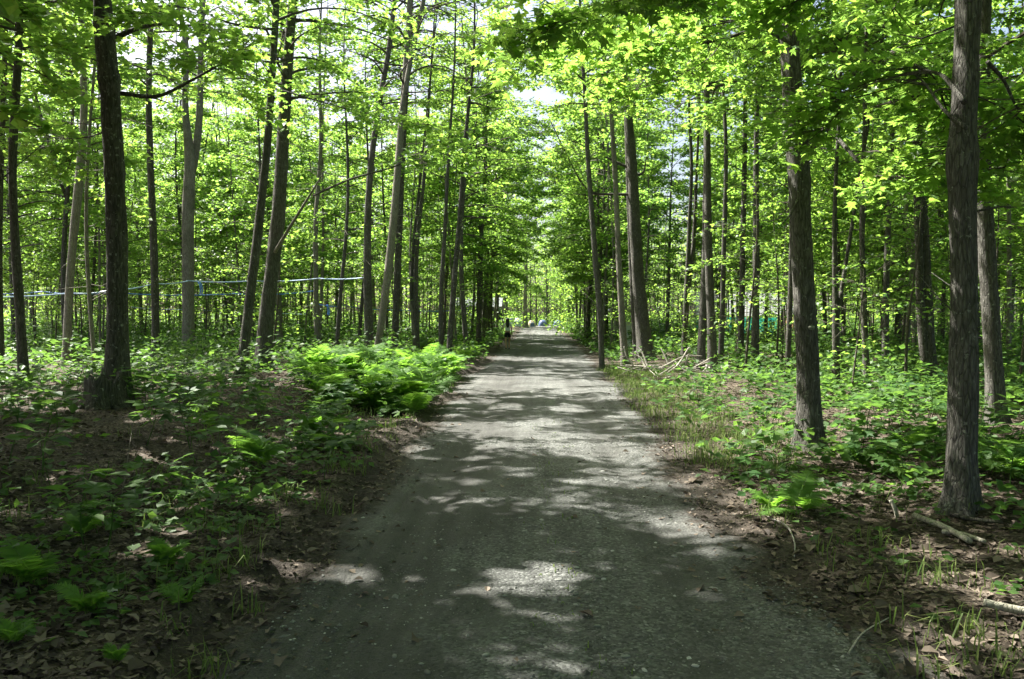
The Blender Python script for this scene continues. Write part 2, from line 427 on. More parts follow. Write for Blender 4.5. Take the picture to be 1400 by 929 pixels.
# ------------------------------------------------------------------ where the sun gets through the canopy
def ground_hit(P):
    t = (P[..., 2] - 0.1) / S[2]
    return P[..., 0] - S[0] * t, P[..., 1] - S[1] * t

def lit(x, y):
    """True where the canopy is open towards the sun above the ground point (x, y)"""
    big = fbm(x * .35, y * .35, 3, 300)
    f = np.where(y < 8.5, fbm(x * 3.9, y * 3.2, 3, 311), fbm(x * 1.9, y * 1.9, 3, 310))
    rho = np.interp(y, [0, 7.5, 9, 13, 24, 40], [.02, .03, .30, .42, .50, .5]) + (big - .47) * np.interp(y, [7, 10], [.15, .5])
    near_road = np.abs(x) < 2.6
    rho = np.where(near_road & (y > 11.5) & (y < 18.5), rho - .10, rho)
    rho = np.where((np.abs(y - 20.8) < 1.4) & (x > -3) & (x < 4), 1.0, rho)                    # bright band across the track
    rho = np.where((x > -5.8) & (x < -2.3) & (y > 15.5) & (y < 23), .92, rho)                   # fern patch
    rho = np.where((x > 5.2) & (y > 7) & (y < 19), .12, rho)
    rho = np.where((x > 2.6) & (x < 5.2) & (y > 11.5) & (y < 24), .74, rho)
    rho = np.where((np.abs(x - 4.0) < 1.9) & (np.abs(y - 21.5) < 1.6), 1.0, rho)                      # grassy verge by the brush
    rho = np.where((np.abs(y - 10.2) < 1.1) & near_road, .50, rho)
    rho = np.where((np.abs(y - 4.9) < .30) & (x > -1.8) & (x < .4), .40, rho)
    rho = np.where((y > 3.4) & (y < 4.9) & (x > .2) & (x < 1.3), .13, rho)
    rho = np.where((y > 3.6) & (y < 5.6) & (x > 1.6) & (x < 3.2), .36, rho)
    rho = np.where((y > 4.5) & (y < 8) & (x > -4.2) & (x < -1.9), .36, rho)
    return f > np.interp(rho, [-.2, 0, .1, .3, .5, .7, .9, 1], [1, .78, .655, .555, .47, .39, .25, -1])

# ------------------------------------------------------------------ trees
def branch_line(p0, az, L, rise, r, n=8):
    """arched branch from p0"""
    t = np.linspace(0, 1, n)
    d = np.array([math.cos(az), math.sin(az), 0.0]); side = np.array([-d[1], d[0], 0])
    w = r.normal(0, .10) * L; w2 = r.normal(0, .05) * L
    P = p0 + d * (L * t)[:, None] + side * (w * t ** 2 + w2 * np.sin(t * 5))[:, None]
    P[:, 2] += L * (rise * t - (.28 + .35 * max(rise, 0)) * t ** 2) + w2 * np.sin(t * 4)
    return P

def crown_geo(g, lines, r, leaf_size, shape, per_twig, twigs_per_m, keep=None, bare=.28, twig_geo=True, origin=None, spread=1.0, tilt=.42):
    """twigs and leaves along the branch lines, added to Geo g (mat 0 leaf, 1 twig)"""
    TP = []; TD = []; TL = []
    for P in lines:
        seg = np.linalg.norm(np.diff(P, axis=0), axis=1); Ltot = seg.sum()
        k = max(3, int(Ltot * twigs_per_m))
        t = bare + (1 - bare) * r.random(k) ** .8
        s = np.concatenate([[0], np.cumsum(seg)]) / Ltot
        p = np.stack([np.interp(t, s, P[:, j]) for j in range(3)], -1)
        q = np.stack([np.interp(np.minimum(t + .06, 1.0), s, P[:, j]) for j in range(3)], -1)
        q0 = np.stack([np.interp(t - .06, s, P[:, j]) for j in range(3)], -1)
        d = unit(q - q0); d[:, 2] *= .4
        ang = r.choice([-1, 1], k) * r.uniform(.35, 1.25, k)
        c, s_ = np.cos(ang), np.sin(ang)
        d = np.stack([d[:, 0] * c - d[:, 1] * s_, d[:, 0] * s_ + d[:, 1] * c, d[:, 2] + r.normal(0.02, .16, k)], -1)
        TP.append(p); TD.append(unit(d)); TL.append(r.uniform(.45, 1.0, k) * spread * (1.25 - .55 * t))
    TP = np.concatenate(TP); TD = np.concatenate(TD); TL = np.concatenate(TL)
    k = len(TP)
    if k == 0: return
    n = per_twig
    t = np.tile(np.linspace(.12, 1.05, n), (k, 1)) + r.normal(0, .03, (k, n))
    side = unit(np.stack([-TD[:, 1], TD[:, 0], 0 * TD[:, 0]], -1))
    lat = np.where(np.arange(n) % 2 == 0, 1, -1)[None] * r.uniform(.02, .34, (k, n)) * TL[:, None] * np.sin(np.clip(t, .05, 1) * 2.6)
    P = TP[:, None] + TD[:, None] * (t * TL[:, None])[..., None] + side[:, None] * lat[..., None]
    P[..., 2] += r.normal(-.03, .06, (k, n)) - .10 * (t * TL[:, None]) ** 2
    P = P.reshape(-1, 3)
    D = (TD[:, None] * .8 + side[:, None] * np.sign(lat)[..., None] * .8).reshape(-1, 3) + r.normal(0, .45, (len(P), 3)); D[:, 2] -= .25
    if keep is not None:                                    # leave the gaps through which the sun reaches the ground
        gx, gy = ground_hit(P + D * .5 * leaf_size + (0 if origin is None else origin))
        k_ = keep(gx, gy)
        for ox, oy in ((.07, .04), (-.07, .04), (0, -.08)): k_ = k_ | keep(gx + ox, gy + oy)
        ok = ~k_ | (np.abs(gx) > 13) | (gy > 46) | (gy < -3)
        P, D = P[ok], D[ok]
    m = len(P)
    if m == 0: return
    Nn = np.array([0, 0, 1.0]) + r.normal(0, tilt, (m, 3))
    V, T, nv = leaves(P, D, Nn, leaf_size * r.uniform(.65, 1.2, m), shape)
    g.add(V, T, None, 0, np.repeat(np.clip(r.normal(.5, .22, m), 0, 1), nv))
    if twig_geo:
        a = np.arange(3) * 2.094
        w0 = np.array([0, 0, 1.0]); rr = .006
        ring = rr * (np.cos(a)[None, :, None] * side[:, None] + np.sin(a)[None, :, None] * w0)
        V = np.concatenate([TP[:, None] + ring, (TP + TD * TL[:, None] * .9)[:, None] + ring * .4], 1).reshape(-1, 3)
        q = np.array([[0, 1, 4, 3], [1, 2, 5, 4], [2, 0, 3, 5]])
        g.add(V, None, (q[None] + (np.arange(k) * 6)[:, None, None]).reshape(-1, 4), 1)

def trunk_geo(g, P, r, n, seed, rough=.10, flare=True, knots=()):
    P = np.asarray(P, float); r = np.array(r, float)
    h = P[:, 2] - P[0, 2]
    lob = .22 * np.exp(-np.maximum(h, 0) / (r[0] * 2.2 + .03)) if flare else None
    if flare: r = r * (1 + .75 * np.exp(-np.maximum(h, 0) / (r[0] * 1.6 + .02)))
    for kh, ka, ks in knots:
        r = r * (1 + ka * np.exp(-((h - kh) / ks) ** 2))
    V, T, Q = tube(P, r, n, rough, seed, lobes=lob)
    g.add(V, T, Q, 0)
    q = np.random.default_rng(seed + 77)
    for k in range(int(q.integers(6, 12))):                 # dead stubs and bare twigs on the stem
        hh = q.uniform(1.4, 8.0)
        if hh > h[-1] * .8: continue
        p = np.array([np.interp(hh, h, P[:, j]) for j in range(3)]); rr = np.interp(hh, h, r); az = q.uniform(0, 6.283)
        L = q.uniform(.08, .3) if k % 3 == 0 else q.uniform(.3, 1.1); r0 = min(rr * .35, q.uniform(.007, .016))
        d = np.array([math.cos(az), math.sin(az), q.uniform(-.2, .6)]); b = p + d * rr * .6
        B = np.array([b, b + d * L * .5 + [0, 0, q.normal(0, .06) * L], b + d * L + q.normal(0, .12, 3) * L])
        V, T, Q = tube(B, [r0, r0 * .75, r0 * .4], 4); g.add(V, T, Q, 0)

def make_lines(P, rad, r, h0, h1, nb, Lmax, lowrise=.25, az_bias=None):
    """primary branches from a trunk polyline between heights (above base)"""
    lines = []; radii = []
    h = P[:, 2] - P[0, 2]
    for k in range(nb):
        f = (k + r.random()) / nb
        hh = h0 + (h1 - h0) * f
        p = np.array([np.interp(hh, h, P[:, j]) for j in range(3)])
        az = k * 2.4 + r.normal(0, .5)
        if az_bias is not None and r.random() < .5: az = az_bias + r.normal(0, .7)
        prof = (.55 + .9 * f) if f < .45 else (.955 - 1.05 * (f - .45))
        L = Lmax * prof * r.uniform(.65, 1.15)
        lines.append(branch_line(p, az, max(L, .5), lowrise + .75 * f + r.normal(0, .12), r))
        radii.append(min(np.interp(hh, h, rad) * .45, .012 + .012 * L))
    return lines, radii

def limbs_geo(g, lines, radii, n=5):
    for P, rr in zip(lines, radii):
        V, T, Q = tube(P, np.linspace(rr, .006, len(P)), n)
        g.add(V, T, Q, 1)

MATS_CROWN = [M_LEAF, M_TWIG]

# ---- shared trees of the stand ----
TEMPL = []; FORKED = []; TPAR = {}
def make_template(seed, H, r0, h0, nb, Lmax, bark, leaf=.145, tpm=7.6, per=15, fork=False):
    r = np.random.default_rng(seed)
    k = 22
    z = np.linspace(-.15, H, k)
    lean = r.normal(0, .035, 2); bend = r.normal(0, .10, 2); ph = r.uniform(0, 6, 2)
    P = np.stack([lean[0] * z + bend[0] * np.sin(z * .55 + ph[0]) * .9, lean[1] * z + bend[1] * np.sin(z * .5 + ph[1]) * .9, z], -1)
    P[:, :2] -= [np.interp(0, z, P[:, 0]), np.interp(0, z, P[:, 1])]
    rad = r0 * np.interp(z / H, [-.1, .1, .5, 1], [1.0, .92, .62, .12])
    g = Geo(); trunk_geo(g, P, rad, 9, seed)
    if fork:
        hf = H * r.uniform(.28, .4); i0 = np.array([np.interp(hf, z, P[:, j]) for j in range(3)])
        az = r.uniform(0, 6.28); tt = np.linspace(0, 1, 10)
        B = i0 + np.stack([math.cos(az) * 1.5 * tt ** .8, math.sin(az) * 1.5 * tt ** .8, (H * .93 - hf) * tt], -1)
        V, T, Q = tube(B, np.linspace(np.interp(hf, z, rad) * .8, .02, 10), 7, .1, seed + 1); g.add(V, T, Q, 0)
    tm = g.mesh('trunk', [bark], True)
    TPAR[tm.name] = (P, rad, h0, nb, Lmax)
    lines, radii = make_lines(P, rad, r, h0, H * .98, nb, Lmax)
    gc = Geo(); limbs_geo(gc, lines, radii, 4)
    crown_geo(gc, lines, r, leaf, LEAF_MID if per < 12 else LEAF_LO, per, tpm)
    cm = gc.mesh('crown', MATS_CROWN)
    TEMPL.append((tm, cm, H, r0))
    if fork: FORKED.append(TEMPL[-1])

for i in range(12):
    rr = np.random.default_rng(500 + i)
    make_template(600 + i, rr.uniform(12, 16), [.055, .075, .095, .13][i % 4] * rr.uniform(.9, 1.1), rr.uniform(2.4, 4.4), 29 + 3 * (i % 4), [2.2, 2.6, 2.9, 3.4][i % 4],
                  M_BARK_PALE if i in (0, 8) else [M_BARK, M_BARK_PALE, M_BARK_DARK][i % 3], fork=(i % 5 == 2))
# saplings of the understorey
SAPL = []
for i in range(5):
    r = np.random.default_rng(700 + i)
    H = [2.6, 3.6, 4.6, 5.6, 6.6][i]; z = np.linspace(-.05, H, 9)
    P = np.stack([.12 * np.sin(z * .8 + i), .12 * np.cos(z * .9 + i), z], -1); P[:, :2] -= P[0, :2]
    g = Geo(); V, T, Q = tube(P, np.linspace(.018 + .004 * H, .006, 9), 5); g.add(V, T, Q, 0)
    lines, radii = make_lines(P, np.linspace(.02, .006, 9), r, H * (.2 + .05 * i), H * .98, 11 + i, .75 + H * .13)
    gc = Geo(); limbs_geo(gc, lines, radii, 3)
    crown_geo(gc, lines, r, .115, LEAF_MID, 9, 5.0, bare=.15)
    SAPL.append((g.mesh('stem', [M_TWIG], True), gc.mesh('crown', MATS_CROWN), H))

TREES = []                                                  # x, y, radius of everything standing

# ---- trees singled out in the photograph ----
def hero(name, label, Yd, pts, H, bark=M_BARK, h0=5.0, nb=16, Lmax=2.6, seed=0, branches=(), knots=(), shape=None, leaf=.138, rough=.12,
         tpm=6.5, per=13, nrad=14, group=None, second=None, low=0, cat='tree'):
    """pts: (px, py, width px) down to up, all at distance Yd; branches: ([(px, py, dY), ...], start radius, leafy)"""
    r = np.random.default_rng(seed + 4000)
    nb = int(nb * 1.9); Lmax *= 1.3
    if Yd < 35: h0 = max(h0, 1.6 + .26 * Yd, low); H = max(H, h0 + 5.5)
    if shape is None: shape = LEAF_MID if Yd < 18 else LEAF_LO
    C3 = []; W = []
    for px, py, w in pts:
        C3.append(at(px, py, Yd)); W.append(w / 2 * .88 * Yd / F)
    base = C3[0].copy(); base[2] = tz(base[0], base[1])
    C3[0] = base.copy(); C3[0][2] -= .12
    C3 = np.array(C3); W = np.array(W)
    up = unit(C3[-1] - C3[-2]); up = unit(up * np.array([.6, .6, 1]))
    top = base[2] + H
    if C3[-1][2] < top - 1:
        rest = top - C3[-1][2]
        m1 = C3[-1] + up * rest * .5 + np.array([r.normal(0, .15), r.normal(0, .15), 0]); m2 = C3[-1] + up * rest
        C3 = np.concatenate([C3, [m1, m2]]); W = np.concatenate([W, [W[-1] * .62, .02]])
    # a little wander in depth so that the stem is a real curve
    nn = 90
    line = smooth_line(np.concatenate([C3, W[:, None]], 1), 400)
    zz_ = C3[0][2] + (line[-1, 2] - C3[0][2]) * np.linspace(0, 1, nn) ** 1.8
    oz = np.argsort(line[:, 2]); line = np.stack([np.interp(zz_, line[oz, 2], line[oz, j]) for j in range(4)], -1)
    P = line[:, :3]; rad = np.maximum(line[:, 3], .012)
    dz = P[:, 2] - base[2]
    P[:, 1] += .12 * np.sin(dz * .5 + seed) - .12 * math.sin(seed)
    e = empty(name, base); tag(e, label, cat, group)
    g = Geo(); trunk_geo(g, P - base, rad, nrad, seed + 3, rough, True, knots)
    obj('trunk', g.mesh('trunk', [bark], True), e)
    lines, radii = make_lines(P - base, rad, r, h0, H * .98, nb, Lmax)
    stems = [(P - base, rad)]
    if second is not None:                                  # a second stem forking off
        c2 = np.array([at(px, py, Yd) for px, py, w in second]); w2 = np.array([w / 2 * Yd / F for px, py, w in second])
        u2 = unit(c2[-1] - c2[-2]); rest = max(top - 1.0 - c2[-1][2], .5)
        c2 = np.concatenate([c2, [c2[-1] + u2 * rest]]); w2 = np.concatenate([w2, [.02]])
        l2 = smooth_line(np.concatenate([c2, w2[:, None]], 1), 30)
        V, T, Q = tube(l2[:, :3] - base, np.maximum(l2[:, 3], .01), 10, rough, seed + 9)
        gg = Geo(); gg.add(V, T, Q, 0); obj('stem', gg.mesh('stem', [bark], True), e)
        a_, b_ = make_lines(l2[:, :3] - base, l2[:, 3], r, max(.3, h0 - (c2[0][2] - base[2])), l2[-1, 2] - l2[0, 2], 8, Lmax * .8)
        lines += a_; radii += b_
    extra = []
    for bp, r0, leafy, *bm in branches:
        pts3 = np.array([at(px, py, Yd + dy) for px, py, dy in bp]) - base
        bl = smooth_line(pts3, 18)
        V, T, Q = tube(bl, np.linspace(r0, max(.005, r0 * .25), 18), 7, .12, seed + len(extra))
        gg = Geo(); gg.add(V, T, Q, 0); obj('branch', gg.mesh('branch', [bm[0] if bm else bark], True), e)
        if leafy: extra.append((bl, leafy))
    gc = Geo(); limbs_geo(gc, lines, radii, 5)
    crown_geo(gc, lines, r, leaf, LEAF_MID if shape is LEAF_HI else shape, per, tpm, keep=lit, origin=base)
    for bl, leafy in extra:
        sub = []
        for k in range(int(5 * leafy)):                     # side branches of the hand-placed branch
            t = r.uniform(.5, 1); i = int(t * 16); d = bl[i + 1] - bl[i]; az = math.atan2(d[1], d[0]) + r.choice([-1, 1]) * r.uniform(.4, 1.1)
            sub.append(branch_line(bl[i], az, r.uniform(.6, 1.4), .1, r))
        limbs_geo(gc, sub, [.009] * len(sub), 3)
        crown_geo(gc, sub + [bl], r, leaf * .95, shape, per, tpm * 1.15, keep=lit, origin=base, bare=.5)
    cm = gc.mesh('crown', MATS_CROWN)
    obj('crown', cm, e)
    TREES.append((base[0], base[1], W[0]))
    return e, base

GL = 'trees on the tubing side of the track'
GR = 'trees on the teal screen side of the track'
hA = hero('maple_tree', 'stout dark maple with lichen flecks behind a rotten stump', 12,
     [(160, 560, 36), (160, 480, 34), (160, 390, 32), (160, 300, 30), (157, 150, 28), (152, 60, 28), (149, -30, 24)], 15, M_BARK_DARK, 5.2, 14, 3.2, 1,
     branches=[([(158, 52, 0), (185, 40, -.1), (215, 34, -.2), (252, 35, -.5)], .045, .4),
               ([(165, 128, 0), (215, 132, .1), (262, 110, .2), (310, 82, .1), (352, 45, -.3)], .035, 1.2),
               ([(158, 170, 0), (130, 185, .4), (95, 190, .9), (60, 186, 1.2)], .018, .6)],
     knots=[(3.6, .10, .12), (4.95, .22, .10), (5.75, .12, .15)], low=6.6, shape=LEAF_HI, leaf=.13, nrad=22, rough=.14, group=GL)
hB = hero('maple_tree', 'slim grey maple with a kink high up, standing in seedlings', 14.5,
     [(33, 535, 16), (30, 430, 14), (27, 330, 13), (27, 230, 12), (32, 150, 12), (36, 70, 11), (35, -20, 10)], 12, M_BARK, 5.5, 13, 2.2, 2, group=GL)
hero('maple_tree', 'thin straight maple beside the kinked slim grey one', 17.5,
     [(3, 519, 10), (4, 400, 9), (6, 250, 8), (6, 100, 8), (7, -20, 7)], 11, M_BARK_DARK, 4.5, 12, 2.0, 3, group=GL)
hero('maple_tree', 'pale grey maple with a bright sunlit strip near its foot', 21,
     [(91, 505, 14), (94, 430, 12), (98, 350, 12), (105, 240, 13), (109, 150, 11), (106, 70, 9), (104, -20, 8)], 12, M_BARK_PALE, 5, 13, 2.2, 4, group=GL)
hD = hero('maple_tree', 'slim grey maple leaning towards the track beside a shaggy thicker one', 17,
     [(329, 518, 19), (338, 430, 15), (349, 320, 14), (360, 200, 12), (368, 90, 11), (375, -20, 10)], 12, M_BARK, 5.2, 14, 2.3, 5, group=GL,
     branches=[([(362, 118, 0), (400, 128, -.3), (440, 140, -.6), (510, 158, -1.2), (590, 172, -1.6)], .022, .8)])
hE = hero('maple_tree', 'shaggy leaning maple with a long pale low branch', 19.5,
     [(360, 510, 26), (362, 450, 23), (368, 380, 22), (376, 310, 22), (386, 180, 19), (396, 60, 15), (404, -20, 13)], 14, M_BARK, 5.6, 16, 2.8, 6, group=GL,
     branches=[([(376, 345, 0), (400, 305, -.5), (428, 260, -1.0), (440, 240, -1.2)], .05, 0, M_BARK_PALE),
               ([(428, 268, -1.0), (480, 245, -1.6), (540, 228, -2.0), (580, 205, -2.2), (640, 178, -2.5)], .028, 1.4)], rough=.2, nrad=18)
hero('maple_tree', 'dark narrow maple with a tubing line passing behind', 23,
     [(213, 498, 12), (211, 400, 12), (209, 250, 10), (208, 120, 9), (210, -20, 7)], 12, M_BARK_DARK, 5, 12, 2.1, 7, group=GL)
hero('maple_tree', 'forked maple whose trunk is brightly lit on its sunward side', 28,
     [(257, 490, 18), (259, 390, 18), (261, 300, 18), (263, 220, 16), (256, 150, 10), (254, 60, 9)], 13, M_BARK_PALE, 5.4, 13, 2.4, 8, group=GL,
     second=[(263, 235, 12), (272, 170, 10), (274, 90, 8), (277, 0, 7)])
hH = hero('maple_tree', 'grey maple carrying the far end of the blue tubing', 26,
     [(506, 492, 14), (504, 420, 13), (504, 330, 12), (507, 240, 10), (517, 150, 9), (532, 60, 8), (541, -20, 7)], 14, M_BARK, 5.5, 13, 2.2, 9, group=GL)
hero('maple_tree', 'pale sinuous maple crossing in front of the one with tubing', 25,
     [(513, 496, 11), (522, 440, 11), (530, 380, 12), (538, 300, 12), (545, 200, 11), (553, 100, 10), (561, -20, 8)], 15, M_BARK_PALE, 6, 14, 2.4, 10, group=GL,
     second=[(548, 160, 8), (560, 90, 7), (575, 20, 6)])
hero('maple_tree', 'dark upright maple close behind the pale sinuous one', 30,
     [(539, 485, 11), (542, 400, 11), (545, 300, 10), (551, 180, 8), (560, 60, 6)], 14, M_BARK_DARK, 5.5, 13, 2.2, 11, group=GL)
hero('maple_tree', 'dark slender maple leaning over the track edge past the ferns', 28,
     [(613, 489, 9), (618, 420, 9), (624, 340, 8), (630, 270, 7), (635, 200, 6)], 11, M_BARK_DARK, 5, 12, 2.0, 12, group=GL)
hero('maple_tree', 'straight thin grey maple next to the dark leaning slender one', 29,
     [(602, 487, 7), (603, 400, 7), (608, 320, 6), (613, 230, 5)], 11, M_BARK, 5, 11, 1.9, 13, group=GL)
hero('maple_tree', 'wavy twin-stemmed thin maple near the fern patch', 31,
     [(571, 484, 8), (569, 420, 8), (570, 350, 7), (577, 280, 6), (583, 220, 5)], 11, M_BARK, 5, 11, 2.0, 14, group=GL, second=[(570, 430, 6), (562, 400, 5), (566, 330, 5), (572, 270, 4)])
hero('maple_tree', 'light grey maple just behind the shaggy leaning one', 33,
     [(383, 482, 10), (382, 400, 9), (381, 320, 9), (382, 240, 8)], 12, M_BARK_PALE, 4.5, 12, 2.2, 15, group=GL)
hero('maple_tree', 'narrow maple with a pale side beside a blue tubing dropper', 31,
     [(434, 486, 9), (433, 400, 8), (432, 300, 7), (437, 200, 6)], 12, M_BARK_PALE, 4.4, 12, 2.1, 16, group=GL)
hP = hero('maple_tree', 'thick rough-barked maple marked with a pale lichen spot at chest height', 9.6,
     [(1108, 598, 36), (1105, 500, 33), (1100, 400, 32), (1097, 300, 31), (1095, 220, 32), (1092, 165, 34), (1089, 110, 29), (1085, 20, 28), (1082, -30, 27)], 16, M_BARK, 5.0, 20, 4.4, 17,
     branches=[([(1110, 145, 0), (1150, 110, -.1), (1180, 95, -.2), (1215, 75, -.2), (1252, 52, -.3)], .05, .8),
               ([(1112, 165, 0), (1140, 185, -.2), (1165, 212, -.5), (1185, 236, -.6), (1205, 262, -.8)], .032, .8),
               ([(1085, 62, 0), (1040, 40, .1), (980, 56, .3), (900, 66, .5), (820, 70, .7)], .03, 1.6),
               ([(1085, 10, 0), (1020, 0, -.8), (950, 12, -1.4), (880, 10, -1.9), (820, 6, -2.4)], .035, 2.6),
               ([(1094, 265, 0), (1083, 290, -.1), (1068, 308, -.2)], .022, 0),
               ([(1083, 30, 0), (1050, 15, .3), (1000, 30, .8), (930, 20, 1.6)], .03, 1.6)],
     knots=[(4.10, .14, .09), (3.85, .17, .14), (3.3, .08, .2)], low=6.4, shape=LEAF_HI, leaf=.125, nrad=28, rough=.16, group=GR)
hQ = hero('maple_tree', 'nearest furrowed maple with swollen knot above cut poles', 6.3,
     [(1311, 690, 46), (1317, 600, 42), (1322, 500, 40), (1326, 400, 38), (1328, 300, 38), (1330, 215, 41), (1333, 160, 38), (1338, 100, 36), (1342, 0, 38), (1343, -60, 38)], 14, M_BARK, 5.2, 18, 3.4, 18,
     branches=[([(1318, 140, 0), (1290, 105, .3), (1262, 95, .6), (1235, 80, .9)], .022, 1.2),
               ([(1322, 175, 0), (1290, 150, .2), (1265, 115, .5), (1240, 95, .9)], .018, 1.0),
               ([(1350, 85, 0), (1372, 110, .1), (1392, 150, .3), (1415, 170, .5)], .018, 1.4),
               ([(1330, -40, 0), (1290, -50, .6), (1230, -50, 1.0), (1190, -60, 1.2)], .03, 1.2)],
     knots=[(2.85, .20, .11), (3.45, .14, .08), (1.1, .05, .3)], shape=LEAF_HI, leaf=.12, nrad=32, rough=.18, group=GR)
hero('maple_tree', 'grey maple half hidden behind the nearest furrowed one', 11.3,
     [(1363, 575, 27), (1361, 500, 26), (1357, 400, 25), (1352, 300, 25), (1348, 200, 22), (1346, 80, 20), (1346, -20, 18)], 14, M_BARK, 4.2, 17, 2.8, 19, group=GR, nrad=18)
hS = hero('maple_tree', 'tall leaning maple with a bare branch reaching over the track', 30,
     [(884, 489, 23), (877, 430, 21), (870, 350, 18), (866, 280, 17), (862, 210, 15), (856, 130, 12), (850, 20, 10), (846, -20, 9)], 17, M_BARK, 6.0, 18, 3.2, 20,
     branches=[([(866, 266, 0), (835, 266, -.6), (812, 264, -1.0), (795, 250, -1.3), (775, 212, -1.5), (752, 165, -1.8)], .06, 1.0),
               ([(865, 232, 0), (838, 220, -.3), (812, 206, -.6), (780, 192, -.8)], .055, 1.0), ([(870, 240, 0), (880, 235, .2), (884, 215, .3)], .07, 0)], nrad=16, group=GR)
hero('maple_tree', 'dark thin maple tight behind the tall leaning one', 31.5, [(871, 487, 11), (865, 400, 10), (860, 300, 8), (857, 200, 7)], 12, M_BARK_DARK, 5, 11, 2.0, 21, group=GR)
hero('maple_tree', 'slim bowed maple at the verge with a bare foot', 26, [(823, 497, 8), (820, 430, 9), (814, 360, 9), (809, 290, 8), (804, 220, 7), (800, 130, 6)], 12, M_BARK, 5.2, 12, 2.1, 22, group=GR)
hero('maple_tree', 'pale-sided maple between the bowed and the tall leaning one', 28.5, [(855, 492, 12), (850, 430, 10), (846, 350, 9), (843, 260, 8), (838, 180, 7)], 13, M_BARK_PALE, 5.2, 12, 2.1, 23, group=GR)
hero('maple_tree', 'maple with a sunlit bare patch at its foot by the brush pile', 23.5, [(957, 500, 13), (961, 440, 12), (965, 350, 9), (967, 240, 8), (967, 100, 7)], 16, M_BARK, 5.0, 18, 3.2, 24, group=GR)
hero('maple_tree', 'straight grey maple rising right behind the brush pile', 22, [(975, 506, 15), (973, 430, 13), (970, 340, 12), (968, 220, 10), (966, 90, 8)], 16, M_BARK, 5.4, 20, 3.4, 25, group=GR)
hero('maple_tree', 'dark maple splitting into two stems low down', 31, [(935, 487, 9), (938, 420, 9), (940, 370, 8), (942, 300, 6), (944, 230, 5)], 11, M_BARK_DARK, 4.8, 11, 2.2, 26, group=GR,
     second=[(939, 400, 7), (946, 360, 6), (950, 300, 5), (952, 250, 4)])
hero('maple_tree', 'thin maple with pale lit foot in front of the teal screen', 24.5, [(985, 500, 9), (987, 420, 8), (988, 330, 7), (990, 200, 6)], 12, M_BARK, 4.8, 12, 2.0, 27, group=GR)
hero('maple_tree', 'dark maple standing before the white upper sheets of the screen', 26, [(1012, 492, 11), (1013, 420, 9), (1014, 330, 8), (1018, 200, 7)], 12, M_BARK_DARK, 4.8, 12, 2.1, 28, group=GR)
hero('maple_tree', 'mossy greenish maple before the middle of the screen', 24, [(1031, 498, 13), (1033, 420, 11), (1034, 330, 10), (1036, 200, 8)], 12, M_BARK, 4.6, 12, 2.2, 29, group=GR)
hero('maple_tree', 'close pair of dark stems beyond cut poles and seedlings', 17, [(1272, 533, 21), (1269, 450, 19), (1268, 380, 17), (1267, 300, 14)], 14, M_BARK_DARK, 3.6, 22, 3.4, 30, group=GR,
     second=[(1266, 500, 14), (1259, 420, 12), (1256, 330, 10)])
hero('maple_tree', 'thin straight dark maple among seedlings past the rough-barked maple', 15.5, [(1186, 535, 10), (1184, 420, 9), (1183, 320, 8), (1186, 200, 6)], 14, M_BARK_DARK, 3.4, 22, 3.6, 31, group=GR)
hero('maple_tree', 'narrow maple paired with the thin straight dark one', 22.5, [(1211, 503, 11), (1212, 420, 10), (1214, 330, 8), (1216, 220, 6)], 10, M_BARK, 3.4, 12, 2.2, 32, group=GR)
hero('maple_tree', 'forked dark maple just past the rough-barked maple with lichen spot', 17, [(1143, 525, 12), (1142, 430, 10), (1139, 350, 8), (1138, 260, 6)], 13, M_BARK_DARK, 3.6, 20, 3.4, 33, group=GR,
     second=[(1143, 440, 7), (1150, 400, 6), (1158, 350, 5)])

hero('maple_tree', 'slender dark maple close behind the lichen-spot maple', 19, [(1076, 518, 8), (1078, 420, 8), (1079, 320, 7), (1076, 200, 6)], 15, M_BARK_DARK, 5.5, 22, 3.6, 34, group=GR)

# ---- unseen neighbours by the photographer whose crowns shade the near track ----
def shade_tree(x, y, H, r0, seed, Lmax=3.8, nb=40, h0=5.0, dens=7.2, label=None, bias=None, leaf=.18):
    r = np.random.default_rng(seed + 9000)
    z0 = tz(x, y); base = np.array([x, y, z0]); z = np.linspace(-.12, H, 26)
    P = np.stack([.15 * np.sin(z * .5 + seed), .15 * np.cos(z * .45 + seed), z], -1); P[:, :2] -= P[0, :2]
    rad = r0 * np.interp(z / H, [-.1, .1, .5, 1], [1, .92, .62, .12])
    e = empty('maple_tree', base); tag(e, label or 'mature maple shading the near stretch of the track', 'tree', 'maples with crowns over the track' if label else 'maples shading the near track')
    g = Geo(); trunk_geo(g, P, rad, 12, seed, .12); obj('trunk', g.mesh('trunk', [M_BARK], True), e)
    lines, radii = make_lines(P, rad, r, h0, H * .98, nb, Lmax, az_bias=bias)
    gc = Geo(); limbs_geo(gc, lines, radii, 4)
    crown_geo(gc, lines, r, leaf, LEAF_LO, 13, dens, keep=lit, origin=base)
    obj('crown', gc.mesh('crown', MATS_CROWN), e)
    TREES.append((x, y, r0))

k = 0
for x, y in [(-7.2, 2.2), (-4.6, 0.2), (-9.8, 5.6), (-7.6, 7.6), (-11.6, 9.6), (-4.9, -3.4), (-9.0, -1.6), (-13.2, 3.2), (-9.4, 12.2), (3.4, 1.0), (5.2, -3.0), (6.6, 3.4),
             (-10.6, 8.0), (-5.3, 5.3), (-3.6, 3.0), (-5.3, 7.1), (-11.8, 15.8), (-13.6, 12.6), (8.0, 8.2)]:
    shade_tree(x, y, 12.5 + 3 * rng.random(), .11 + .07 * rng.random(), k, h0=4.6 if k < 12 else 4.8); k += 1

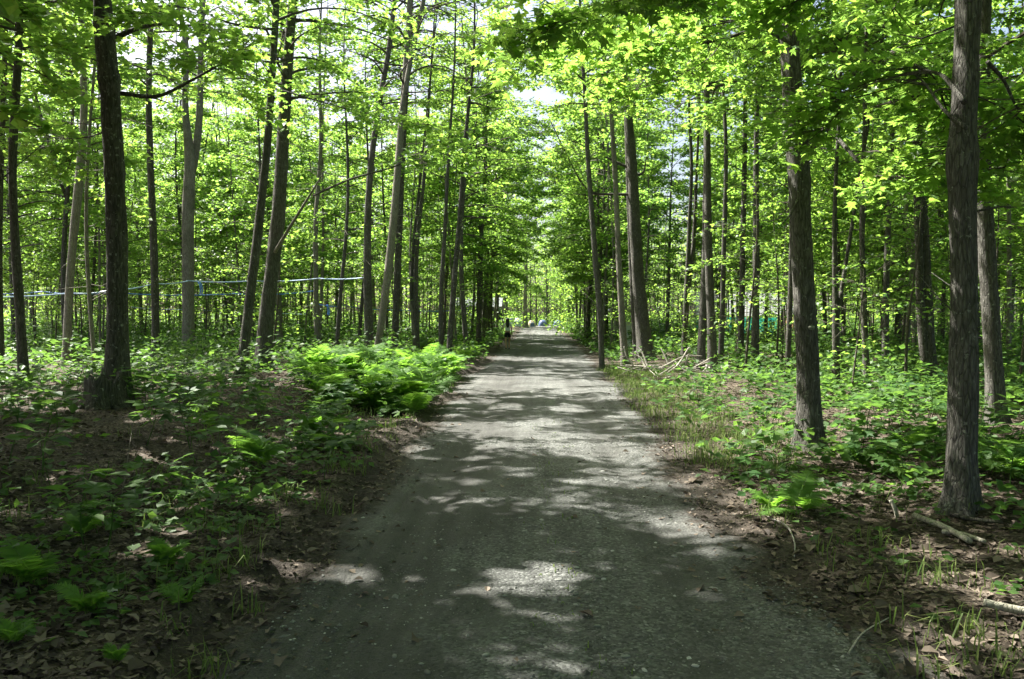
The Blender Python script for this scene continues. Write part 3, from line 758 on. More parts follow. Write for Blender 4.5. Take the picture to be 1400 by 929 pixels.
for k, (x, y, H, Lm, lb) in enumerate([(-3.3, 37, 16, 5.0, 'tall maple arching over the track before the walking person'), (3.6, 45, 17, 5.2, 'tall maple leaning over the track beyond the tall leaning maple'),
                                (-3.6, 53, 18, 5.0, 'wide-crowned maple by the track beyond the walking person'), (3.7, 61, 18, 5.2, 'wide-crowned maple by the track opposite the low cabin'),
                                (-3.6, 69, 17, 5.2, 'arching maple by the track just before the low cabin'), (3.7, 76, 17, 5.2, 'arching maple by the track near the end of the wood')]):
    shade_tree(x, y, H, .13, 40 + k, Lmax=Lm * 1.1, nb=34, h0=5.6, dens=5.0, label=lb, bias=0 if x < 0 else math.pi, leaf=.165)
# more of the wood around and behind the viewpoint
q = np.random.default_rng(64)
for k, (x, y) in enumerate([(-3.2, -8), (2.6, -7.5), (7.5, -8.5), (-8.5, -8), (10.5, 1.5), (11.5, 6), (10.2, -3.5), (-14.5, -3), (13.5, 10.5), (15, 2), (-3.5, -13), (3.8, -13), (-17, 2), (-17.5, 8), (12.5, 14.5), (-10, -13), (10, -13)]):
    tm, cm, H, r0 = TEMPL[(k * 5 + 3) % 12]
    e = empty('maple_tree', (x, y, tz(x, y)), q.uniform(0, 6.28), q.uniform(1.0, 1.2)); tag(e, 'maple of the wood around the near end of the track', 'tree', 'maples around the near end')
    obj('trunk', tm, e); obj('crown', cm, e); TREES.append((x, y, r0))

# ---- the rest of the stand ----
MARKS = [(-6.3, 12, 'the stump maple'), (-9.4, 14.5, 'the kinked slim maple'), (-6.4, 17, 'the leaning slim maple'), (-6.7, 19.5, 'the shaggy leaning maple'), (-11.1, 23, 'the dark narrow maple'),
         (-12.3, 28, 'the forked sunlit maple'), (-5.4, 26, 'the maple ending the tubing'), (-3.1, 28, 'the dark leaning slender maple'), (-9.0, 31, 'the dropper maple'), (-12, 42, 'the lower tubing'),
         (-22, 40, 'the upper tubing'), (-5, 45, 'the walking person'), (-6, 62, 'the low cabin'), (3.3, 9.6, 'the lichen-spot maple'), (3.4, 6.3, 'the furrowed maple'), (6.5, 11.3, 'the half-hidden maple'),
         (4.1, 30, 'the tall leaning maple'), (2.2, 26, 'the bowed maple'), (4.8, 23, 'the brush pile'), (7.3, 25, 'the mossy maple'), (8.4, 17, 'the dark stem pair'), (9.4, 22, 'the thin straight dark maple'),
         (5, 46, 'the pale shelter roof'), (12, 58, 'the teal screen'), (22, 40, 'the peach end of the screen'), (16, 30, 'the forked dark maple')]
def side_label(x, y, r0, bark, fork):
    d = [(math.hypot(x - a, y - b), nm, b) for a, b, nm in MARKS]
    d0, nm, yb = min(d)
    s = ('slender pole-thin' if r0 < .065 else 'thin' if r0 < .085 else 'middling' if r0 < .105 else 'thick')
    s += ' ' + {'maple_bark': 'brown-grey', 'pale_bark': 'pale', 'dark_bark': 'dark'}[bark] + (' forked' if fork else '') + ' maple'
    rel = ('close by' if d0 < 2.5 else 'some steps from' if d0 < 7 else 'far from') if abs(y - yb) < 3 else \
          (('close behind' if d0 < 5 else 'some steps behind' if d0 < 10 else 'far behind') if y > yb else ('close before' if d0 < 5 else 'some steps before' if d0 < 10 else 'far before'))
    return s + ' ' + rel + ' ' + nm, 'maples of the stand near ' + nm[4:]

cnt = 0; tries = 0; NOWN = 0
r = np.random.default_rng(77)
def free(x, y, d):
    return all((x - a) ** 2 + (y - b) ** 2 > (d + c) ** 2 for a, b, c in TREES)
while cnt < 226 and tries < 12000:
    tries += 1
    y = 13 + 57 * r.random() ** .75
    if cnt < 22: y = 40 + 34 * r.random()
    half = .70 * y + 3
    x = r.uniform(-half, half)
    if cnt < 22: x = float(road_center(y)) + (1 if cnt % 2 else -1) * (float(road_half(y)) + r.uniform(1.0, 2.4))
    rd = abs(x - float(road_center(y)))
    if rd < float(road_half(y)) + (.7 if y > 36 else 2.2): continue
    px = 735 + x / y * F
    if y < 25 and -60 < px < 1460 and r.random() < .86: continue
    if y < 31 and (560 < px < 900) : continue
    if 9.5 < x < 21 and 56 < y < 72: continue
    if 676 < px < 708: continue
    if not free(x, y, 1.25 if y > 30 else 1.6): continue
    tm, cm, H, r0 = TEMPL[int(r.integers(len(TEMPL)))]
    sc = r.uniform(.85, 1.12) if cnt >= 22 else r.uniform(1.15, 1.35)
    gx, gy = ground_hit(np.array([[x, y, z_] for z_ in (4.0, 7.0, 10.0, 13.0)]))
    own = bool(np.any((np.abs(gx) < 6.5) & (gy < 29)))
    rz = r.uniform(0, 6.28)
    e = empty('maple_tree', (x, y, tz(x, y)), 0 if own else rz, 1 if own else sc)
    lb, gp = side_label(x, y, r0, tm.materials[0].name, (tm, cm, H, r0) in FORKED); tag(e, lb, 'tree', gp)
    obj('trunk', tm, e)
    if own:
        Pt, radt, h0t, nbt, Lt = TPAR[tm.name]
        q_ = np.random.default_rng(cnt + 20000); lines, radii = make_lines(Pt, radt, q_, h0t, H * .98, nbt, Lt)
        gc = Geo(); limbs_geo(gc, lines, radii, 4); crown_geo(gc, lines, q_, .142, LEAF_LO, 14, 7.0, keep=lit, origin=np.array([x, y, tz(x, y)]))
        obj('crown', gc.mesh('crown', MATS_CROWN), e); NOWN += 1
    else: obj('crown', cm, e)
    TREES.append((x, y, r0)); cnt += 1
# saplings
cnt = 0; tries = 0
while cnt < 150 and tries < 8000:
    tries += 1
    y = 17 + 43 * r.random() ** .8
    x = r.uniform(-.66 * y, .66 * y)
    rd = abs(x - float(road_center(y)))
    if rd < float(road_half(y)) + (.7 if y > 30 else 2.2): continue
    px = 735 + x / y * F
    if y < 26 and (px < 860 and r.random() < .6): continue
    if 9.5 < x < 21 and 56 < y < 72: continue
    if not free(x, y, .5): continue
    sm, cm, H = SAPL[int(r.integers(5))]
    e = empty('maple_sapling', (x, y, tz(x, y)), r.uniform(0, 6.28), r.uniform(.7, 1.15))
    nm = min((math.hypot(x - a, y - b), nm) for a, b, nm in MARKS)[1]
    tag(e, ('tall' if H * e.scale[0] > 2.8 else 'short') + ' leafy maple sapling growing near ' + nm, 'sapling', 'saplings near ' + nm[4:])
    obj('stem', sm, e); obj('crown', cm, e)
    TREES.append((x, y, .1)); cnt += 1

for px, Yd, sc, k in [(1165, 15, .9, 0), (1240, 15.5, .9, 2), (1190, 19, 1.0, 4), (1300, 18.5, 1.0, 1), (1395, 14, .9, 3)]:
    x = at(px, 438, Yd)[0]; sm, cm, H = SAPL[k]
    e = empty('maple_sapling', (x, Yd, tz(x, Yd)), px * 1.3, sc)
    tag(e, ['slim', 'spreading', 'tall', 'bushy', 'broad'][k] + ' sapling in the shade ' + ('close behind' if Yd < 15 else 'well behind') + (' the lichen-spot maple' if px < 1230 else ' the furrowed maple'), 'sapling', 'saplings behind the two rough maples')
    obj('stem', sm, e); obj('crown', cm, e); TREES.append((x, Yd, .1))
# ---- the far wood, one mass ----
g = Geo(); r = np.random.default_rng(5)
n = 0
while n < 620:
    y = 66 + 95 * r.random(); x = r.uniform(-.72 * y, .72 * y)
    if n < 70: y = r.uniform(118, 150); x = r.uniform(-14, 14)
    elif n < 110: y = r.uniform(68, 112); x = r.choice([-1, 1]) * r.uniform(3.7, 6)
    if abs(x) < 3.6 and y < 118: continue
    if 9 < x < 21 and 56 < y < 76: continue
    if -9.5 < x < -2 and 76 < y < 84: continue
    n += 1
    H = r.uniform(11, 17); z0 = tz(x, y); r0 = r.uniform(.06, .15)
    P = np.array([[x, y, z0 - .1], [x + r.normal(0, .2), y, z0 + H * .5], [x + r.normal(0, .4), y, z0 + H]])
    V, T, Q = tube(P, [r0, r0 * .7, .03], 5, cap=False); g.add(V, None, Q, 1)
    m = 400
    hh = z0 + H * (.16 + .84 * r.random(m) ** .85)
    hh[:75] = z0 + 1.7 * r.random(75) ** 1.5
    rad = (1.0 + 2.1 * np.sin(np.clip((hh - z0) / H, 0, 1) * 3.0)) * np.sqrt(r.random(m)); rad[:75] = 3.2 * np.sqrt(r.random(75)); az = r.random(m) * 6.283
    Pp = np.stack([x + rad * np.cos(az), y + rad * np.sin(az), hh + np.abs(r.normal(0, .25, m))], -1)
    V, T, nv = leaves(Pp, r.normal(0, 1, (m, 3)), np.array([0, 0, 1.0]) + r.normal(0, .5, (m, 3)), r.uniform(.18, .34, m), LEAF_LO)
    g.add(V, T, None, 0, np.repeat(np.clip(r.normal(.55, .22, m), 0, 1), nv))
tag(obj('distant_wood', g.mesh('distant_wood', [M_LEAF, M_BARK])), 'far wood of thin trunks and bright leaves beyond the camp', 'wood', kind='stuff')
# ------------------------------------------------------------------ undergrowth
r = np.random.default_rng(31)
def nearest_mark(x, y):
    return min((math.hypot(x - a, y - b), nm) for a, b, nm in MARKS)[1]

# seedlings
SEED = []
for i in range(7):
    q = np.random.default_rng(40 + i)
    H = q.uniform(.2, .5); k = 7
    t = np.linspace(0, 1, k); P = np.stack([.05 * np.sin(t * 3 + i), .05 * np.cos(t * 2 + i), H * t - .02], -1)
    P[:, :2] -= P[0, :2]
    g = Geo(); V, T, Q = tube(P, np.linspace(.005, .0025, k), 4); g.add(V, T, Q, 0)
    m = int(q.integers(7, 13)); hh = np.interp(q.uniform(.45, 1, m), t, P[:, 2]); az = np.arange(m) * 2.4 + q.normal(0, .3, m)
    d = np.stack([np.cos(az), np.sin(az), q.uniform(-.1, .3, m)], -1); reach = q.uniform(.04, .13, m)
    base = np.stack([np.interp(hh, P[:, 2], P[:, 0]), np.interp(hh, P[:, 2], P[:, 1]), hh], -1)
    LP = base + d * reach[:, None]
    for a_, b_ in zip(base, LP):
        V, T, Q = tube(np.array([a_, (a_ + b_) / 2 + [0, 0, .012], b_]), .002, 3, cap=False); g.add(V, None, Q, 0)
    sh = LEAF_HI if i % 3 else LEAF_OVAL
    V, T, nv = leaves(LP, d + np.array([0, 0, -.35]), np.array([0, 0, 1.0]) + q.normal(0, .25, (m, 3)), q.uniform(.10, .17, m), sh)
    gl = Geo(); gl.add(V, T, None, 0, np.repeat(np.clip(q.normal(.5, .25, m), 0, 1), nv))
    SEED.append((g.mesh('stem', [M_SEED], True), gl.mesh('foliage', [M_SEED]), 'lobed' if i % 3 else 'oval'))

def seed_density(x, y):
    e = float(edge_dist(np.array([x]), np.array([y]))[0])
    if e < .25: return 0
    n = float(fbm(np.array([x * .6]), np.array([y * .6]), 3, 88)[0])
    if x < 0:
        d = np.interp(y, [3, 6.5, 8.5, 11, 20], [.25, .5, .8, 1, 1]) * np.interp(e, [.2, 1.2, 2.5], [.2, .6, 1])
    else:
        d = np.interp(y, [3, 6, 9, 14, 22], [.08, .6, 1, 1, 1]) * np.interp(e, [.3, 1.2, 2.2], [.10, .55, 1])
    return d * np.interp(n, [.25, .5], [.35, 1])

cnt = 0
while cnt < 285:
    y = 4 + 11.5 * r.random() ** .8; x = r.uniform(-.72 * y - .5, .70 * y + .5)
    if r.random() > seed_density(x, y) or (-7.3 < x < -4.8 and 8.6 < y < 11.6 and abs(x / y + .545) < .04): continue
    st, fo, kind = SEED[int(r.integers(7))]
    e = empty('seedling', (x, y, tz(x, y)), r.uniform(0, 6.28), r.uniform(.75, 1.35))
    nm = nearest_mark(x, y)
    tag(e, 'low green seedling with ' + kind + ' leaves in the undergrowth around ' + nm, 'seedling', 'seedlings around ' + nm[4:])
    obj('stem', st, e); obj('foliage', fo, e); cnt += 1

# ferns
FROND = []
for i in range(5):
    q = np.random.default_rng(90 + i); L = q.uniform(.5, .72); k = 10
    t = np.linspace(0, 1, k)
    rise = q.uniform(.55, .95); P = np.stack([L * (t * (1 - .25 * rise) + .12 * t ** 2), .04 * np.sin(t * 3 + i), L * (rise * t - (.25 + .55 * rise) * t ** 2.2)], -1)
    g = Geo(); V, T, Q = tube(P, np.linspace(.004, .0012, k), 4); g.add(V, T, Q, 0)
    npair = 26; tt = np.linspace(.14, .985, npair)
    B = np.stack([np.interp(tt, t, P[:, j]) for j in range(3)], -1)
    d = unit(np.gradient(B, axis=0)); side = np.array([0, 1.0, 0]); nrm = unit(np.cross(d, side))
    ln = .17 * np.sin(np.clip(tt * 1.02, 0, 1) ** .75 * math.pi) ** .75 + .008
    shp = (np.array([(0, 0, 0), (.11, .12, 0), (.08, .55, -.03), (0, 1, -.12), (-.08, .55, -.03), (-.11, .12, 0)]), np.array([[0, 1, 5], [1, 2, 5], [2, 4, 5], [2, 3, 4]]))
    for sgn in (-1, 1):
        D = side * sgn + d * .35 + q.normal(0, .06, (npair, 3))
        V, T, nv = leaves(B, D, nrm + q.normal(0, .12, (npair, 3)), ln, shp)
        g.add(V, T, None, 0, np.repeat(np.clip(q.normal(.55, .15, npair), 0, 1), nv))
    FROND.append(g.mesh('frond', [M_FERN]))

def fern(x, y, sc, nf, label, group, seed):
    q = np.random.default_rng(seed)
    e = empty('fern', (x, y, tz(x, y) - .01), q.uniform(0, 6.28), sc); tag(e, label, 'fern', group)
    for k in range(nf):
        f = obj('frond', FROND[int(q.integers(5))], e)
        f.rotation_euler = (q.normal(0, .15), q.normal(-.42, .2), k * 6.283 / nf + q.normal(0, .25)); s_ = q.uniform(.7, 1.1); f.scale = (s_, s_, s_)
k = 0
while k < 84:                                              # the bright patch on the bank
    y = r.uniform(12.8, 24); x = r.uniform(-6.2, -1.9)
    e = float(edge_dist(np.array([x]), np.array([y]))[0])
    lim = np.interp(y, [13, 16, 20, 24], [-3.6, -4.9, -5.3, -4.0])
    if e < .1 or x < lim: continue
    fern(x, y, r.uniform(1.15, 1.75), 7, 'bright green fern in the dense patch on the track bank', 'ferns of the bank patch', 1000 + k); k += 1
for px, py, sc, nf, lb in [(1092, 700, 1.0, 5, 'single upright fern at the verge before the lichen-spot maple'), (1392, 655, 1.2, 6, 'fern fanning out beside the furrowed maple'),
                           (1055, 700, .7, 4, 'small fern beside the single upright fern'),
                           (355, 640, 1.1, 6, 'fern hanging over the bank edge before the leaning slim maple'), (285, 585, .8, 3, 'pale fern tip amid the seedlings'),
                           (45, 800, 1.2, 6, 'spreading dark fern on the litter by a grass tuft'), (120, 840, .9, 5, 'low fern arching over old leaves near the flat stone'),
                           (230, 775, .8, 5, 'small fern standing on litter beyond the flat stone'), (255, 825, .75, 5, 'little fern at the brink of the bank'),
                           (20, 880, .9, 5, 'fern crouching under the bank seedlings'), (110, 735, .75, 5, 'thin fern among the fallen leaves'), (160, 905, .6, 4, 'tiny fern by the rut edge'),
                           (430, 600, .9, 6, 'fern on the slope below the fern patch'), (1330, 640, .9, 5, 'fern tucked behind the furrowed maple'), (1240, 620, .8, 5, 'shaded fern between the two rough maples'),
                           (1180, 640, .8, 5, 'fern in the shade past the single upright fern')]:
    p = on_ground(px, py); fern(p[0], p[1], sc * np.interp(p[1], [3, 6, 9], [.42, .72, .95]), nf, lb, 'scattered single ferns', 3000 + px)
k = 0
while k < 26:
    y = r.uniform(26, 44); x = r.uniform(-5.5, -2.6)
    fern(x, y, r.uniform(.9, 1.4), 6, 'fern at the track edge past the dark leaning slender maple', 'ferns along the far edge', 5000 + k); k += 1

# leafy ground cover that reads as one mass
g = Geo()
n = 17000
yy = 3.5 + 78 * r.random(n * 3) ** .9; xx = r.uniform(-1, 1, n * 3) * (.70 * yy + 2)
e = edge_dist(xx, yy); nz = fbm(xx * .5, yy * .5, 3, 66)
d = np.where(xx < 0, np.interp(yy, [3.5, 6, 8.5, 10], [.95, .95, 1, 1]), np.interp(yy, [3.5, 6, 8], [.5, .8, 1]) * np.interp(e + np.interp(yy, [20, 27], [0, 4.2]), [.3, 1.2, 2.6], [.25, .6, 1])) * np.interp(nz, [.32, .52], [.10, 1])
ok = (e > .3) & ~((yy > 8.4) & (yy < 11.7) & (np.abs(xx / yy + .545) < .04)) & ~((np.abs(xx - 3.7) < 1.6) & (np.abs(yy - 21.0) < 1.5)) & (r.random(n * 3) < d)
xx, yy, e = xx[ok][:n], yy[ok][:n], e[ok][:n]; n = len(xx); zz = terrain(xx, yy)
hh = r.uniform(.12, .62, n) * np.interp(yy, [3.5, 7, 10, 20, 40, 80], [.18, .35, .8, 1.0, 1.35, 2.2]) * np.interp(e, [.3, 2], [.5, 1]) * np.interp(fbm(xx * .9, yy * .9, 3, 67), [.3, .62], [.4, 1.6])
m = 8
az = r.random((n, m)) * 6.283; rad = r.uniform(.03, .26, (n, m)) * np.interp(yy, [4, 9], [.45, 1])[:, None]
P = np.stack([xx[:, None] + rad * np.cos(az), yy[:, None] + rad * np.sin(az), zz[:, None] + hh[:, None] * r.uniform(.55, 1.1, (n, m))], -1).reshape(-1, 3)
D = np.stack([np.cos(az), np.sin(az), az * 0 - .2], -1).reshape(-1, 3)
V, T, nv = leaves(P, D, np.array([0, 0, 1.0]) + r.normal(0, .33, (n * m, 3)), r.uniform(.09, .18, n * m) * np.repeat(np.interp(yy, [4, 7, 9, 25, 60], [.42, .6, .85, 1, 1.6]), m), LEAF_LO)
g.add(V, T, None, 0, np.repeat(np.clip(r.normal(.55, .25, n * m), 0, 1), nv))
tag(obj('ground_cover', g.mesh('ground_cover', [M_SEED])), 'carpet of low leafy plants under the trees', 'undergrowth', kind='stuff')

# grass
def blades(x, y, h, q, droop=1.3):
    n = len(x); z = terrain(x, y); az = q.random(n) * 6.283
    d = np.stack([np.cos(az), np.sin(az), 0 * az], -1); s_ = np.stack([-d[:, 1], d[:, 0], 0 * az], -1)
    b = np.stack([x, y, z - .01], -1); w = (.0025 + .002 * q.random(n))[:, None] * (1 + h[:, None])
    up = np.array([0, 0, 1.0]); dr = (droop * q.random(n) * h)[:, None]
    p1 = b + up * h[:, None] * .6 + d * dr * .35; p2 = b + up * h[:, None] * (.98 - .55 * dr / (h[:, None] + .01)) + d * dr
    V = np.stack([b - s_ * w, b + s_ * w, p1 + s_ * w * .8, p1 - s_ * w * .8, p2], 1).reshape(-1, 3)
    T = (np.array([[0, 1, 2], [0, 2, 3], [3, 2, 4]])[None] + (np.arange(n) * 5)[:, None, None]).reshape(-1, 3)
    return V, T, np.repeat(np.clip(q.normal(.5, .3, n), 0, 1), 5)
X_ = []; Y_ = []
def tufts(cx, cy, n, s_):
    X_.append(cx + r.normal(0, s_, n)); Y_.append(cy + r.normal(0, s_, n))
for k in range(520):                                       # sunny verge
    y = r.uniform(8.5, 27); x = float(road_center(y) + road_half(y)) + abs(r.normal(.2, .9)); tufts(x, y, 26, .13)
for k in range(40):
    y = r.uniform(3.4, 9); x = float(road_center(y) + road_half(y)) + abs(r.normal(.5, .7)); tufts(x, y, 10, .06)
for k in range(190):
    y = r.uniform(3.4, 22); x = float(road_center(y) - road_half(y)) - abs(r.normal(.6, 1.1)) - .1; tufts(x, y, 18, .07)
for px, py in [(590, 0), (215, 700), (260, 690), (280, 720), (1270, 790), (1290, 800), (1330, 880), (1380, 900), (1350, 915), (70, 790), (300, 730), (1050, 640), (1010, 600)]:
    if py: p = on_ground(px, py); tufts(p[0], p[1], 34, .11)
for k in range(60):                                        # sparse green on the crown of the track
    y = 3.4 + 9 * r.random(); tufts(.15 + r.normal(0, .12), y, 5, .05)
X_ = np.concatenate(X_); Y_ = np.concatenate(Y_)
V, T, a = blades(X_, Y_, (.04 + .2 * r.random(len(X_)) ** 1.6) * np.where(np.abs(X_ - .15) < .7, .3, 1), r)
g = Geo(); g.add(V, T, None, 0, a)
tag(obj('verge_grass', g.mesh('verge_grass', [M_GRASS])), 'tufts of thin grass along both verges of the track', 'grass', kind='stuff')

# old leaves and needles of wood lying about
n = 42000
yy = 2.6 + 15 * r.random(n) ** 1.6; xx = r.uniform(-1, 1, n) * (.72 * yy + 1.2); e = edge_dist(xx, yy)
ok = (r.random(n) < np.interp(e, [-.9, -.4, -.1, .2], [.012, .10, .8, 1]))
xx, yy = xx[ok], yy[ok]; n = len(xx); zz = terrain(xx, yy)
curl = (np.array([(0, 0, .02), (.45, .25, .16), (.2, .5, .02), (0, 1, .2), (-.2, .5, .02), (-.5, .25, .10)]), LEAF_MID[1])
curl2 = (LEAF_OVAL[0] * [1.25, 1, 1] + np.array([0, 0, .02]) + LEAF_OVAL[0][:, :1] ** 2 * np.array([0, 0, 2.0]), LEAF_OVAL[1])
g = Geo()
for sel, shp in ((r.random(n) < .4, curl), (None, curl2)):
    if sel is None: sel = ~first
    first = sel; k = int(sel.sum())
    V, T, nv = leaves(np.stack([xx[sel], yy[sel], zz[sel] + r.uniform(.0, .014, k)], -1), r.normal(0, 1, (k, 3)) * [1, 1, .15], np.array([0, 0, 1.0]) + r.normal(0, .24, (k, 3)), np.exp(r.normal(-3.15, .38, k)), shp)
    g.add(V, T, None, 0, np.repeat(np.clip(r.normal(.38, .27, k), 0, 1), nv))
n = 900                                                    # fine dead twigs
yy = 3 + 14 * r.random(n); xx = r.uniform(-1, 1, n) * (.7 * yy + 1); ok = edge_dist(xx, yy) > .05; xx, yy = xx[ok], yy[ok]; n = len(xx)
az = r.random(n) * 6.283; L = r.uniform(.06, .3, n); dd = np.stack([np.cos(az), np.sin(az), 0 * az], -1); ss = np.stack([-dd[:, 1], dd[:, 0], 0 * az], -1)
b = np.stack([xx, yy, terrain(xx, yy) + .008], -1); b2 = b + dd * L[:, None]; b2[:, 2] = terrain(b2[:, 0], b2[:, 1]) + .012
ring = np.stack([ss * .004, np.tile([0, 0, .006], (n, 1)), -ss * .004], 1)
V = np.concatenate([b[:, None] + ring, b2[:, None] + ring * .5], 1).reshape(-1, 3)
g.add(V, None, (np.array([[0, 1, 4, 3], [1, 2, 5, 4], [2, 0, 3, 5]])[None] + (np.arange(n) * 6)[:, None, None]).reshape(-1, 4), 0, np.repeat(r.uniform(.2, 1, n), 6))
tag(obj('leaf_litter', g.mesh('leaf_litter', [M_LITTER])), 'brown and grey fallen leaves with twigs on the forest floor', 'leaf litter', kind='stuff')

# loose gravel and larger stones of the track
def stone_mat(name, stops):
    m, nt, b = new_mat(name); a = N(nt, 'ShaderNodeAttribute', attribute_name='rnd'); oi = N(nt, 'ShaderNodeObjectInfo')
    tc = N(nt, 'ShaderNodeTexCoord'); nz = N(nt, 'ShaderNodeTexNoise', i_Scale=60, i_Detail=4); nt.links.new(tc.outputs['Object'], nz.inputs['Vector'])
    rp = ramp(nt, stops, a.outputs['Fac']); mu = N(nt, 'ShaderNodeMix', data_type='RGBA', blend_type='MULTIPLY'); mu.inputs[0].default_value = .6
    sh = ramp(nt, [(.3, (.6, .6, .6)), (.7, (1.15, 1.15, 1.15))], nz.outputs['Fac'])
    nt.links.new(rp.outputs[0], mu.inputs['A']); nt.links.new(sh.outputs[0], mu.inputs['B']); nt.links.new(mu.outputs['Result'], b.inputs['Base Color'])
    b.inputs['Roughness'].default_value = .85; b.inputs['Specular IOR Level'].default_value = .25
    return m
M_STONE = stone_mat('gravel_stone', [(0, (.06, .06, .055)), (.5, (.14, .143, .132)), (.85, (.24, .245, .225)), (1, (.42, .42, .39))])
OCT_V = np.array([(1, 0, 0), (0, 1, 0), (-1, 0, 0), (0, -1, 0), (.1, .1, .8), (0, 0, -.5)]); OCT_T = np.array([[0, 1, 4], [1, 2, 4], [2, 3, 4], [3, 0, 4], [1, 0, 5], [2, 1, 5], [3, 2, 5], [0, 3, 5]])
n = 38000
yy = 2.9 + 8 * r.random(n) ** 1.7; xx = road_center(yy) + r.uniform(-1, 1, n) * road_half(yy)
dens = np.interp(fbm(xx * 1.4, yy * .9, 4, 51), [.35, .58], [.12, 1]) * np.interp(xx, [-1.5, -.7, .1, 1.0, 1.6], [.35, .5, 1, .8, .45])
ok = r.random(n) < dens; xx, yy = xx[ok], yy[ok]; n = len(xx)
sz = .0064 * np.exp(r.normal(0, .42, n)); az = r.random(n) * 6.283
sc3 = np.stack([sz * r.uniform(.8, 1.5, n), sz * r.uniform(.6, 1.1, n), sz * r.uniform(.5, .9, n)], -1)
v = OCT_V[None] * sc3[:, None] * r.uniform(.75, 1.2, (n, 6, 1)); c, s_ = np.cos(az)[:, None], np.sin(az)[:, None]
V = np.stack([v[..., 0] * c - v[..., 1] * s_ + xx[:, None], v[..., 0] * s_ + v[..., 1] * c + yy[:, None], v[..., 2] + (terrain(xx, yy) + .006)[:, None]], -1)
g = Geo(); g.add(V.reshape(-1, 3), (OCT_T[None] + (np.arange(n) * 6)[:, None, None]).reshape(-1, 3), None, 0, np.repeat(np.clip(r.normal(.45, .25, n), 0, 1), 6))
tag(obj('loose_gravel', g.mesh('loose_gravel', [M_STONE])), 'loose grey gravel chips scattered on the track', 'gravel', kind='stuff')

def rock_mesh(seed, shade, flat=.5):
    q = np.random.default_rng(seed); nlat, nlon = 5, 9
    V = [(0, 0, flat)]
    for i in range(1, nlat):
        for j in range(nlon):
            th = math.pi * i / nlat; ph = 6.283 * j / nlon + .3 * i
            V.append((math.sin(th) * math.cos(ph), .75 * math.sin(th) * math.sin(ph), flat * math.cos(th)))
    V.append((0, 0, -flat)); V = np.array(V) * q.uniform(.82, 1.15, (len(V), 1))
    T = []; Q = []
    for j in range(nlon):
        T.append((0, 1 + j, 1 + (j + 1) % nlon)); e_ = 1 + (nlat - 2) * nlon; T.append((e_ + nlon, e_ + (j + 1) % nlon, e_ + j))
    for i in range(nlat - 2):
        for j in range(nlon):
            a_ = 1 + i * nlon; Q.append((a_ + j, a_ + nlon + j, a_ + nlon + (j + 1) % nlon, a_ + (j + 1) % nlon))
    g = Geo(); g.add(V, np.array(T), np.array(Q), 0, np.full(len(V), shade)); return g.mesh('stone', [M_STONE], True)
ROCK = [rock_mesh(i, s_) for i, s_ in enumerate([.4, .55, .7, .85, .97])]
for k in range(120):
    y = 3.0 + 5.5 * r.random() ** 1.5; x = float(np.clip(r.normal(.25, .55), -1.2, 1.3))
    o = obj('stone', ROCK[int(r.choice(5, p=[.25, .3, .25, .15, .05]))], track, (x, y, tz(x, y) + .006)); s_ = r.uniform(.011, .022); o.scale = (s_ * r.uniform(1, 1.5), s_, s_ * .8); o.rotation_euler = (0, 0, r.uniform(0, 6))
for px, py, s_, m in [(881, 919, .030, 4), (842, 819, .024, 3), (884, 857, .022, 3), (712, 710, .04, 3), (758, 823, .04, 2), (664, 898, .034, 3), (690, 875, .022, 3), (576, 910, .02, 3)]:
    p = on_ground(px, py); o = obj('stone', ROCK[m], track, (p[0], p[1], p[2] + .008)); o.scale = (s_ / 2 * 1.4, s_ / 2, s_ / 2); o.rotation_euler = (0, 0, px % 6)
p = on_ground(148, 812)
o = obj('flat_stone', rock_mesh(50, .99, .22), None, (p[0], p[1], p[2] + .01)); o.scale = (.07, .06, .07); o.rotation_euler = (.2, .1, .5)
tag(o, 'pale flat stone lying on the leaf litter among ferns', 'stone')

# ------------------------------------------------------------------ dead wood
def stick(name, pts, r0, r1, mat, label, cat, group=None, n=9, subs=()):
    L_ = smooth_line(np.array(pts), 14); base = L_[0].copy()
    V, T, Q = tube(L_ - base, np.linspace(r0, r1, 14), n, .10, int(abs(base[0] * 100)) % 97); g = Geo(); g.add(V, T, Q, 0)
    for a_, b_, rr in subs:
        i = int(a_ * 13); q = L_[i] - base; V, T, Q = tube(np.array([q, q + np.array(b_) * .5 + [0, 0, .02], q + np.array(b_)]), [rr, rr * .7, rr * .3], 5); g.add(V, T, Q, 0)
    o = obj(name, g.mesh(name, [mat], True), None, base); tag(o, label, cat, group); return o
def gp(px, py, dz=0.03):
    p = on_ground(px, py); p[2] = tz(p[0], p[1]) + dz; return p
def cut_end(o, mat=None): pass
M_CUT = plain('cut_wood', (.55, .48, .34), .8, .2, .15, 40)
stick('cut_pole', [gp(1250, 714, .05), gp(1292, 731, .045), gp(1326, 749, .04)], .022, .020, M_LOG, 'pale cut pole lying in litter, the longer of two side by side', 'log', 'cut poles by the furrowed maple')
stick('cut_pole', [gp(1288, 733, .03), gp(1316, 737, .03), gp(1346, 747, .03)], .017, .015, M_LOG, 'darker cut pole lying half under the longer pale pole', 'log', 'cut poles by the furrowed maple')
p = gp(1227, 708, .0); stick('cut_peg', [p, p + [-.02, .0, .07], p + [-.045, .02, .135]], .016, .017, M_LOG, 'short pale cut stub sticking up from the litter', 'log')
stick('cut_pole', [gp(1345, 838, .05), gp(1375, 844, .045), gp(1440, 855, .04)], .021, .024, M_LOG, 'pale log end with green leaves by its cut face', 'log', 'cut poles by the furrowed maple')
stick('fallen_branch', [gp(1050, 712, .02), gp(1075, 725, .03), gp(1086, 745, .02), gp(1086, 765, .01)], .008, .004, M_DEADWOOD, 'thin crooked pale branch curling on the verge below the upright fern', 'branch')
